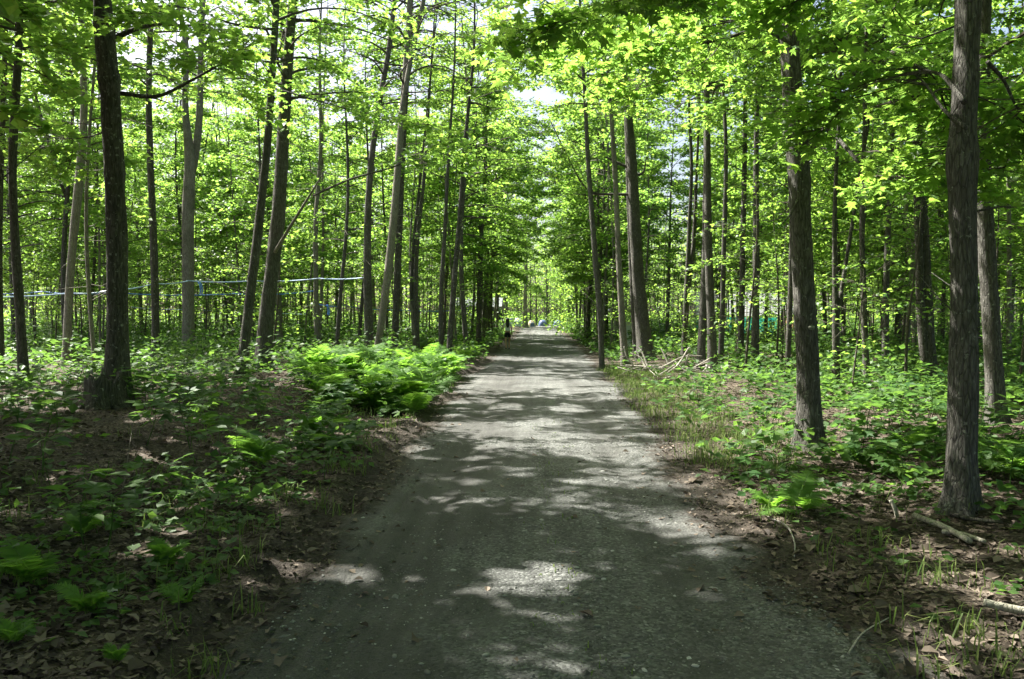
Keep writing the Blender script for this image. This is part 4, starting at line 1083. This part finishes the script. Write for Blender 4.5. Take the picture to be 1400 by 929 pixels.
stick('fallen_branch', [gp(1155, 690, .03), gp(1175, 670, .05), gp(1190, 655, .03)], .009, .005, M_TWIG, 'dark fallen twig leaning in the shade by the furrowed maple', 'branch')
stick('fallen_branch', [gp(1300, 708, .02), gp(1330, 716, .03), gp(1370, 720, .03)], .018, .012, M_BARK_DARK, 'dark decayed branch on the ground under the furrowed maple', 'branch')
stick('fallen_branch', [gp(165, 690, .02), gp(172, 655, .06), gp(182, 600, .14), gp(190, 580, .2)], .006, .003, M_TWIG, 'slender dead stem arching up below the rotten stump', 'branch')
stick('fallen_branch', [gp(1160, 900, .02), gp(1180, 872, .02), gp(1215, 850, .02)], .005, .003, M_DEADWOOD, 'thin straight dead twig on the litter by the near track edge', 'branch')
for px, py in [(1012, 555), (1060, 575), (1085, 590)]:
    p = gp(px, py, 0); stick('dry_stalk', [p, p + [.02, 0, .18], p + [.07, 0, .36]], .006, .003, M_DEADWOOD, 'dry pale plant stalk standing on the verge by the lichen-spot maple', 'stalk', 'dry stalks on the verge', 5)
# the brush pile
bp = on_ground(925, 512)
q = np.random.default_rng(8)
Yb = bp[1]
def bq(px, py, dy=0): return at(px, py, Yb + dy)
bl = 'bleached dead branch jutting from the brush pile on the verge'
for i, pts in enumerate([[(866, 500, 0), (857, 488, 0), (853, 474, 0)], [(884, 506, -.2), (876, 490, 0), (862, 483, .1)], [(888, 507, -.2), (880, 487, 0), (876, 478, .1)],
                         [(915, 500, 0), (909, 487, .1), (904, 477, .2)], [(924, 503, -.2), (932, 492, 0), (941, 477, .1), (944, 476, .1)], [(936, 507, -.1), (938, 497, 0), (940, 485, .1)],
                         [(960, 510, -.3), (970, 498, -.1), (975, 480, 0)], [(968, 493, -.2), (974, 500, -.3), (982, 508, -.3)], [(985, 500, 0), (992, 508, -.2), (998, 514, -.3)],
                         [(905, 503, -.1), (935, 488, .2), (960, 487, .4)]]):
    stick('dead_branch', [bq(*a_) for a_ in pts], .036, .014, M_DEADWOOD, bl, 'branch', 'branches of the brush pile', 7, subs=[(.6, q.normal(0, .12, 3) + [0, 0, .1], .010)])
for i in range(26):
    c_ = at(q.uniform(868, 992), q.uniform(503, 517), Yb + q.uniform(-.9, .9)); c_[2] = tz(c_[0], c_[1]) + q.uniform(.03, .30)
    d_ = unit(np.array([q.normal(0, 1), q.normal(0, .8), q.normal(0, .22)])) * q.uniform(.35, 1.0); m_ = c_ + np.array([0, 0, q.normal(0, .05)])
    stick('dead_branch', [c_ - d_, m_, c_ + d_], q.uniform(.014, .028), .008, M_DEADWOOD, 'grey stick lying tangled in the low brush pile', 'branch', 'sticks of the brush pile', 6, subs=[(.5, q.normal(0, .15, 3), .007)])

# rotten stump before the stout maple
sb = on_ground(158, 562); sb = np.array([at(143, 500, 11.2)[0], 11.2, 0]); sb[2] = tz(sb[0], sb[1])
def stump():
    n, k = 26, 9
    a = np.arange(n) * 6.283 / n; hz = np.linspace(0, 1, k)
    top = .38 + .10 * fbm(np.cos(a) * 2.2 + 9, np.sin(a) * 2.2, 3, 3) * 2 - .08 + .05 * np.random.default_rng(3).normal(0, 1, n)
    rr = .26 * (1 + .35 * (fbm(np.cos(a) * 2.5 + 4, np.sin(a) * 2.5, 3, 6) - .47) * 2)
    V = []
    for h in hz: V.append(np.stack([rr * np.cos(a) * (1.0 + .55 * (1 - h) ** 3), rr * np.sin(a) * (1.0 + .55 * (1 - h) ** 3), -.06 + (top + .06) * h], -1))
    V.append(np.stack([.72 * rr * np.cos(a), .72 * rr * np.sin(a), top - .02], -1)); V.append(np.stack([.6 * rr * np.cos(a), .6 * rr * np.sin(a), 0 * a + .12], -1))
    V = np.concatenate(V); m = k + 2
    i = np.arange(m - 1)[:, None] * n; j = np.arange(n)[None]
    Q = np.stack([i + j, i + (j + 1) % n, i + n + (j + 1) % n, i + n + j], -1).reshape(-1, 4)
    V = np.concatenate([V, [[0, 0, .10]]]); T = np.array([[len(V) - 1, (m - 1) * n + jj, (m - 1) * n + (jj + 1) % n] for jj in range(n)])
    g = Geo(); g.add(V, T, Q, 0); return g.mesh('stump', [M_BARK_DARK], True)
e = empty('tree_stump', sb); tag(e, 'hollow rotten stump with a ragged rim at the stout maple foot', 'stump')
obj('shell', stump(), e)
for a_, L_ in [(2.6, .45), (4.2, .5), (5.6, .4), (.6, .35)]:
    t = np.linspace(0, 1, 8); d_ = np.array([math.cos(a_), math.sin(a_), 0])
    P = d_ * (.18 + L_ * t)[:, None]; P[:, 2] = .10 * (1 - t) ** 2 - .03
    V, T, Q = tube(P, np.linspace(.055, .015, 8), 7, .15, int(a_ * 9)); g = Geo(); g.add(V, T, Q, 0); obj('root', g.mesh('root', [M_BARK_DARK], True), e)

# lichen spot on the rough maple: a thin crust set on the bark, part of that tree
ce, cb = hP
p = at(1110, 448, 9.6 - .135) - cb
a = np.arange(20) * 6.283 / 20; q = np.random.default_rng(2); rr = q.uniform(.75, 1.15, 20)
ring = np.stack([.045 * rr * np.cos(a), 0 * a, .030 * rr * np.sin(a)], -1)
V = np.concatenate([[[0, -.012, 0]], ring * .8 + [0, -.009, 0], ring + [0, .02, 0]])
T = [[0, 1 + (j + 1) % 20, 1 + j] for j in range(20)]; Q = [[1 + j, 1 + (j + 1) % 20, 21 + (j + 1) % 20, 21 + j] for j in range(20)]
g = Geo(); g.add(V, np.array(T), np.array(Q), 0)
o = obj('lichen_spot', g.mesh('lichen_spot', [plain('lichen', (.26, .27, .22), .95, .1, .25, 60, bump=.6)], True), ce, p); o['label'] = 'pale grey lichen spot on the bark'

# ------------------------------------------------------------------ sap tubing
M_TUBE = plain('blue_tubing', (.10, .26, .72), .25, .6, .05, 4)
M_TUBE2 = plain('pale_tubing', (.50, .66, .92), .3, .6, .05, 4)
def tubing(pts, rr, label, sag=.05, mat=M_TUBE, drops=()):
    P = np.array([at(px, py, Yd) for px, py, Yd in pts]); out = []
    for a_, b_ in zip(P[:-1], P[1:]):
        t = np.linspace(0, 1, 9)[:-1]; s_ = a_ + (b_ - a_) * t[:, None]; s_[:, 2] -= sag * 4 * t * (1 - t); out.append(s_)
    P = np.concatenate(out + [P[-1:]]); base = P[0].copy()
    e = empty('sap_tubing', base); tag(e, label, 'tubing', 'sap tubing strung between the maples')
    V, T, Q = tube(P - base, rr * 1.3, 6); g = Geo(); g.add(V, T, Q, 0); obj('line', g.mesh('line', [mat], True), e)
    for px, py0, py1, Yd, rd in drops:
        t = np.linspace(0, 1, 12); x0, x1 = at(px, py0, Yd), at(px + 2, py1, Yd)
        D = x0 + (x1 - x0) * t[:, None]; D[:, 0] += .05 * np.sin(t * 3.14); D = np.concatenate([D, (D[::-1] + [.05, .02, 0])])
        V, T, Q = tube(D - base, rd, 6); g = Geo(); g.add(V, T, Q, 0); obj('dropper', g.mesh('dropper', [M_TUBE], True), e)
tubing([(-60, 406, 19), (96, 401, 21.2), (150, 397, 21.5), (211, 388, 23.2), (258, 384, 27.7), (345, 384, 26), (436, 381, 26), (505, 379, 25.8)], .016,
       'blue main tubing line strung across many trunks to the maple ending it', .05, M_TUBE2, [(271, 386, 404, 25, .02)])
tubing([(-60, 400, 30), (60, 399, 30), (150, 400, 29), (320, 402, 30), (430, 398, 31)], .017, 'thin secondary tubing just below the main line', .08, M_TUBE, [])
tubing([(434, 416, 31), (470, 418, 32), (540, 424, 34), (640, 424, 40)], .012, 'low blue tubing running from the dropper maple', .06, M_TUBE, [(446, 417, 431, 31, .022)])
tubing([(180, 420, 38), (260, 423, 38), (340, 424, 40), (420, 430, 42)], .016, 'distant pale tubing low between the far trunks', .06, M_TUBE2, [])

# ------------------------------------------------------------------ camp and buildings beyond
M_ROOF = plain('pale_roof', (.13, .145, .15), .45, .4, .05, 3); M_WALLW = plain('white_cladding', (.80, .80, .82), .6, .3, .04, 2); M_TEAL = plain('teal_cladding', (.10, .42, .38), .55, .3, .08, 2)
M_PEACH = plain('peach_board', (.72, .58, .48), .7, .2, .06, 2); M_CABIN = plain('cabin_board', (.12, .16, .15), .8, .2, .15, 3); M_GLASS = plain('dark_pane', (.03, .04, .045), .1, .6, .05, 2)
M_POST = plain('shelter_post', (.42, .40, .36), .8, .2, .12, 6)
def pbox(name, parent, x0, x1, y0, y1, z0, z1, mat):
    V, Q = box(x0, x1, y0, y1, z0, z1); g = Geo(); g.add(V, None, Q, 0); return obj(name, g.mesh(name, [mat]), parent)
# screen of white and teal sheeting
def sheet_mat(name, col, tr):
    m, nt, b = new_mat(name); tc = N(nt, 'ShaderNodeTexCoord'); nz = N(nt, 'ShaderNodeTexNoise', i_Scale=2.5, i_Detail=4); nt.links.new(tc.outputs['Object'], nz.inputs['Vector'])
    rp = ramp(nt, [(.3, tuple(c * .85 for c in col)), (.7, col)], nz.outputs['Fac']); nt.links.new(rp.outputs[0], b.inputs['Base Color']); b.inputs['Roughness'].default_value = .5
    t = N(nt, 'ShaderNodeBsdfTranslucent'); t.inputs[0].default_value = (*tr, 1); mx = N(nt, 'ShaderNodeMixShader'); mx.inputs[0].default_value = .6
    nt.links.new(b.outputs[0], mx.inputs[1]); nt.links.new(t.outputs[0], mx.inputs[2]); nt.links.new(mx.outputs[0], nt.nodes['Material Output'].inputs['Surface']); return m
M_SHW = sheet_mat('white_sheeting', (.8, .8, .82), (.85, .85, .88)); M_SHT = sheet_mat('teal_sheeting', (.10, .42, .38), (.15, .62, .55)); M_SHP = sheet_mat('peach_sheeting', (.72, .58, .48), (.85, .66, .52))
Ys = 62.0; xl = at(950, 438, Ys)[0]; xr = at(1092, 438, Ys)[0]; zb = tz((xl + xr) / 2, Ys)
e = empty('sheeting_screen', (xl, Ys, zb)); tag(e, 'long translucent screen of white over teal sheeting seen between the trunks', 'screen')
Wd = xr - xl; nbd = 10
for k in range(nbd):
    x0 = Wd * k / nbd + .06; x1 = Wd * (k + 1) / nbd - .06; wv = .05 * math.sin(k * 2.1)
    pbox('lower_sheet', e, x0, x1, wv, wv + .006, -.3, 1.55, M_SHT if k < 8 else M_SHP)
    pbox('upper_sheet', e, x0, x1, -wv, .006 - wv, 1.75 + .1 * math.sin(k), 3.5 + .15 * math.sin(k * 1.7), M_SHW)
    pbox('post', e, x0 - .10, x0 - .02, -.05, .03, -.3, 3.6, M_POST)
# shelter slab
Yh = 44.0; xa = at(838, 420, Yh)[0]; xb = at(873, 420, Yh)[0]; zr = at(850, 424, Yh)[2]; zb = tz((xa + xb) / 2, Yh)
e = empty('shelter', (xa, Yh, zb)); tag(e, 'small open shelter with a pale flat roof behind the tall leaning maple', 'shelter')
g = Geo(); V, Q = box(-.1, xb - xa + .1, -.2, 1.9, zr - zb - .05, zr - zb + .08); V[:, 2] += (V[:, 0] * -.06); g.add(V, None, Q, 0); obj('roof', g.mesh('roof', [M_ROOF]), e)
for x_, y_ in ((.05, 0), (xb - xa - .12, 0), (.05, 1.6), (xb - xa - .12, 1.6)): pbox('post', e, x_, x_ + .09, y_, y_ + .09, -.2, zr - zb - .06 - .06 * x_, M_POST)
pbox('panel', e, .75, 1.05, .5, .56, -.2, 1.35, M_WALLW)
# cabin left of the far track
Yc = 78.0; xa = at(624, 430, Yc)[0]; xb = at(682, 430, Yc)[0]; zb = tz(xa, Yc)
e = empty('low_cabin', (xa, Yc, zb)); tag(e, 'low cabin with a pale roof among trees beside the far track', 'building')
Wc = xb - xa; zt = at(650, 421, Yc)[2] - zb; zt2 = at(650, 408, Yc)[2] - zb
pbox('wall', e, 0, Wc, .3, 4, -.3, zt - .02, M_CABIN)
V = np.array([[-.3, -.2, zt], [Wc + .3, -.2, zt], [Wc + .3, 2.2, zt2], [-.3, 2.2, zt2], [Wc + .3, 4.6, zt], [-.3, 4.6, zt]]); V = np.concatenate([V, V + [0, 0, .12]])
g = Geo(); g.add(V, None, np.array([[0, 1, 2, 3], [3, 2, 4, 5], [6, 9, 8, 7], [9, 11, 10, 8], [0, 6, 7, 1], [5, 4, 10, 11], [0, 3, 9, 6], [3, 5, 11, 9], [1, 7, 8, 2], [2, 8, 10, 4]]), 0); obj('roof', g.mesh('roof', [M_ROOF]), e)
for x_ in (.9, 2.4, 3.8): pbox('window', e, x_, x_ + .7, .26, .297, .9, 1.7, M_GLASS)
# tents
def tent(px, Yd, w, d, h, mat, door, label, fly=None):
    x = at(px, 440, Yd)[0]; e = empty('camp_tent', (x, Yd, tz(x, Yd)), .15); tag(e, label, 'tent', 'tents at the end of the track')
    n, k = 16, 7; V = []
    for i in range(k):
        t = i / (k - 1) * math.pi / 2; c = math.cos(t) ** .8
        for j in range(n):
            a = 6.283 * j / n; sq = 1 / max(abs(math.cos(a)), abs(math.sin(a))) ** .7
            V.append((w / 2 * c * math.cos(a) * sq * .9, d / 2 * c * math.sin(a) * sq * .9, h * math.sin(t) - (.05 if i == 0 else 0)))
    V.append((0, 0, h * 1.01)); V = np.array(V)
    Q = [[i * n + j, i * n + (j + 1) % n, (i + 1) * n + (j + 1) % n, (i + 1) * n + j] for i in range(k - 1) for j in range(n)]; T = [[(k - 1) * n + j, (k - 1) * n + (j + 1) % n, k * n] for j in range(n)]
    g = Geo(); g.add(V, np.array(T), np.array(Q), 0); obj('canopy', g.mesh('canopy', [mat], True), e)
    if door is not None:
        V = np.array([(-.28 * w, -.53 * d, -.02), (.28 * w, -.53 * d, -.02), (.18 * w, -.46 * d, h * .55), (0, -.40 * d, h * .7), (-.18 * w, -.46 * d, h * .55)]); V = np.concatenate([V, V + [0, .25, 0]])
        g = Geo(); g.add(V, np.array([[0, 1, 2], [0, 2, 4], [4, 2, 3]]), np.array([[i, 5 + i, 5 + (i + 1) % 5, (i + 1) % 5] for i in range(5)]), 0); obj('door', g.mesh('door', [door]), e)
M_TW = plain('white_nylon', (.55, .57, .60), .5, .3, .03, 2); M_TB = plain('blue_nylon', (.07, .10, .2), .5, .3, .05, 2); M_TY = plain('ochre_nylon', (.42, .36, .24), .5, .3, .05, 2); M_TD = plain('dark_mesh', (.05, .06, .07), .8, .2, .05, 2)
M_TBL = plain('pale_blue_nylon', (.34, .39, .50), .5, .3, .04, 2)
tent(708, 104, 1.5, 1.8, 1.15, M_TW, M_TBL, 'white dome tent beside the thick tree at the track end')
tent(727, 106, 1.2, 1.6, .9, M_TY, M_TB, 'small ochre tent with a blue door beyond the thick tree')
tent(699, 101, 1.0, 1.4, 1.1, M_TBL, None, 'small pale blue tent near the low cabin')
tent(742, 112, 1.3, 1.6, .9, M_TB, None, 'blue dome tent at the far right of the camp')
tent(763, 108, 1.5, 1.6, .9, M_TB, M_TBL, 'wide blue tent half hidden by verge bushes')
# thick tree at the end
hero('maple_tree', 'thick pale trunk standing in the camp at the track end', 100, [(718, 447, 7), (718, 430, 6.5), (718, 410, 6), (719, 380, 5.5), (719, 330, 5)], 16, M_BARK_PALE, 4.0, 24, 4.5, 60, per=12, tpm=5, leaf=.24)

# ------------------------------------------------------------------ the walker
M_SKIN = plain('skin', (.42, .25, .17), .55, .35, .05, 5); M_SHIRT = plain('white_shirt', (.78, .79, .80), .8, .2, .05, 6); M_SHORT = plain('black_shorts', (.015, .015, .02), .8, .2, .1, 6)
M_HAIR = plain('dark_hair', (.012, .009, .008), .45, .4, .2, 30); M_SHOE = plain('dark_shoe', (.03, .03, .035), .7, .3, .1, 10)
def skin_mesh(name, verts, edges, radii, mat, parent, root=0, lev=2):
    me = bpy.data.meshes.new(name); me.from_pydata(verts, edges, []); me.materials.append(mat)
    o = obj(name, me, parent)
    m = o.modifiers.new('skin', 'SKIN'); m.use_smooth_shade = True
    for i, v in enumerate(me.skin_vertices[0].data):
        rr = radii[i]; v.radius = rr if isinstance(rr, tuple) else (rr, rr); v.use_root = (i == root)
    s_ = o.modifiers.new('sub', 'SUBSURF'); s_.levels = lev; s_.render_levels = lev
    return o
pp = on_ground(694, 478); pp[2] = tz(pp[0], pp[1])
e = empty('person', pp, .06); tag(e, 'person with long dark hair, white shirt and black shorts walking away along the track', 'person')
# facing +y (away); left arm bent out to the side, right leg forward
bv = [(0, 0, .93), (0, .01, 1.12), (0, .02, 1.30), (0, .02, 1.40), (0, .03, 1.48), (0, .045, 1.56), (0, .05, 1.66),
      (-.095, 0, .88), (-.10, -.05, .50), (-.09, -.22, .12), (-.09, -.20, .05), (-.09, -.10, .03),
      (.095, 0, .88), (.09, .12, .50), (.085, .10, .10), (.085, .12, .05), (.085, .24, .03),
      (-.17, .02, 1.36), (-.27, -.06, 1.13), (-.20, .12, 1.02), (-.17, .18, 1.0), (.17, .02, 1.36), (.22, -.02, 1.10), (.22, .10, .89), (.22, .13, .82)]
be = [(0, 1), (1, 2), (2, 3), (3, 4), (4, 5), (5, 6), (0, 7), (7, 8), (8, 9), (9, 10), (10, 11), (0, 12), (12, 13), (13, 14), (14, 15), (15, 16), (3, 17), (17, 18), (18, 19), (19, 20), (3, 21), (21, 22), (22, 23), (23, 24)]
br = [(.13, .10), (.11, .085), (.125, .09), (.10, .07), .045, (.075, .09), (.06, .075), .085, .052, .034, .032, .03, .085, .052, .034, .032, .03, .05, .034, .026, .022, .05, .034, .026, .022]
skin_mesh('body', bv, be, br, M_SKIN, e)
skin_mesh('shirt', [(0, 0, .96), (0, .01, 1.12), (0, .02, 1.30), (0, .02, 1.41), (-.17, .02, 1.37), (-.235, -.03, 1.22), (.17, .02, 1.37), (.205, 0, 1.20)], [(0, 1), (1, 2), (2, 3), (3, 4), (4, 5), (3, 6), (6, 7)],
          [(.165, .125), (.145, .11), (.155, .115), (.12, .085), .07, .055, .07, .055], M_SHIRT, e)
skin_mesh('shorts', [(0, 0, 1.0), (0, 0, .90), (-.097, -.01, .84), (-.10, -.035, .64), (.097, .01, .84), (.092, .075, .64)], [(0, 1), (1, 2), (2, 3), (1, 4), (4, 5)], [(.15, .115), (.15, .12), .105, .088, .105, .088], M_SHORT, e)
skin_mesh('hair', [(0, .04, 1.685), (0, .0, 1.63), (0, -.05, 1.50), (0, -.10, 1.32), (.01, -.115, 1.18)], [(0, 1), (1, 2), (2, 3), (3, 4)], [(.085, .09), (.105, .10), (.115, .06), (.11, .04), (.06, .025)], M_HAIR, e)
for x_, y_, z_ in ((-.09, -.20, .05), (.085, .10, .035)):
    skin_mesh('shoe', [(x_, y_ - .05, z_ + .01), (x_, y_ + .07, z_ + .005), (x_, y_ + .17, z_ - .005)], [(0, 1), (1, 2)], [(.045, .045), (.048, .04), (.038, .028)], M_SHOE, e)
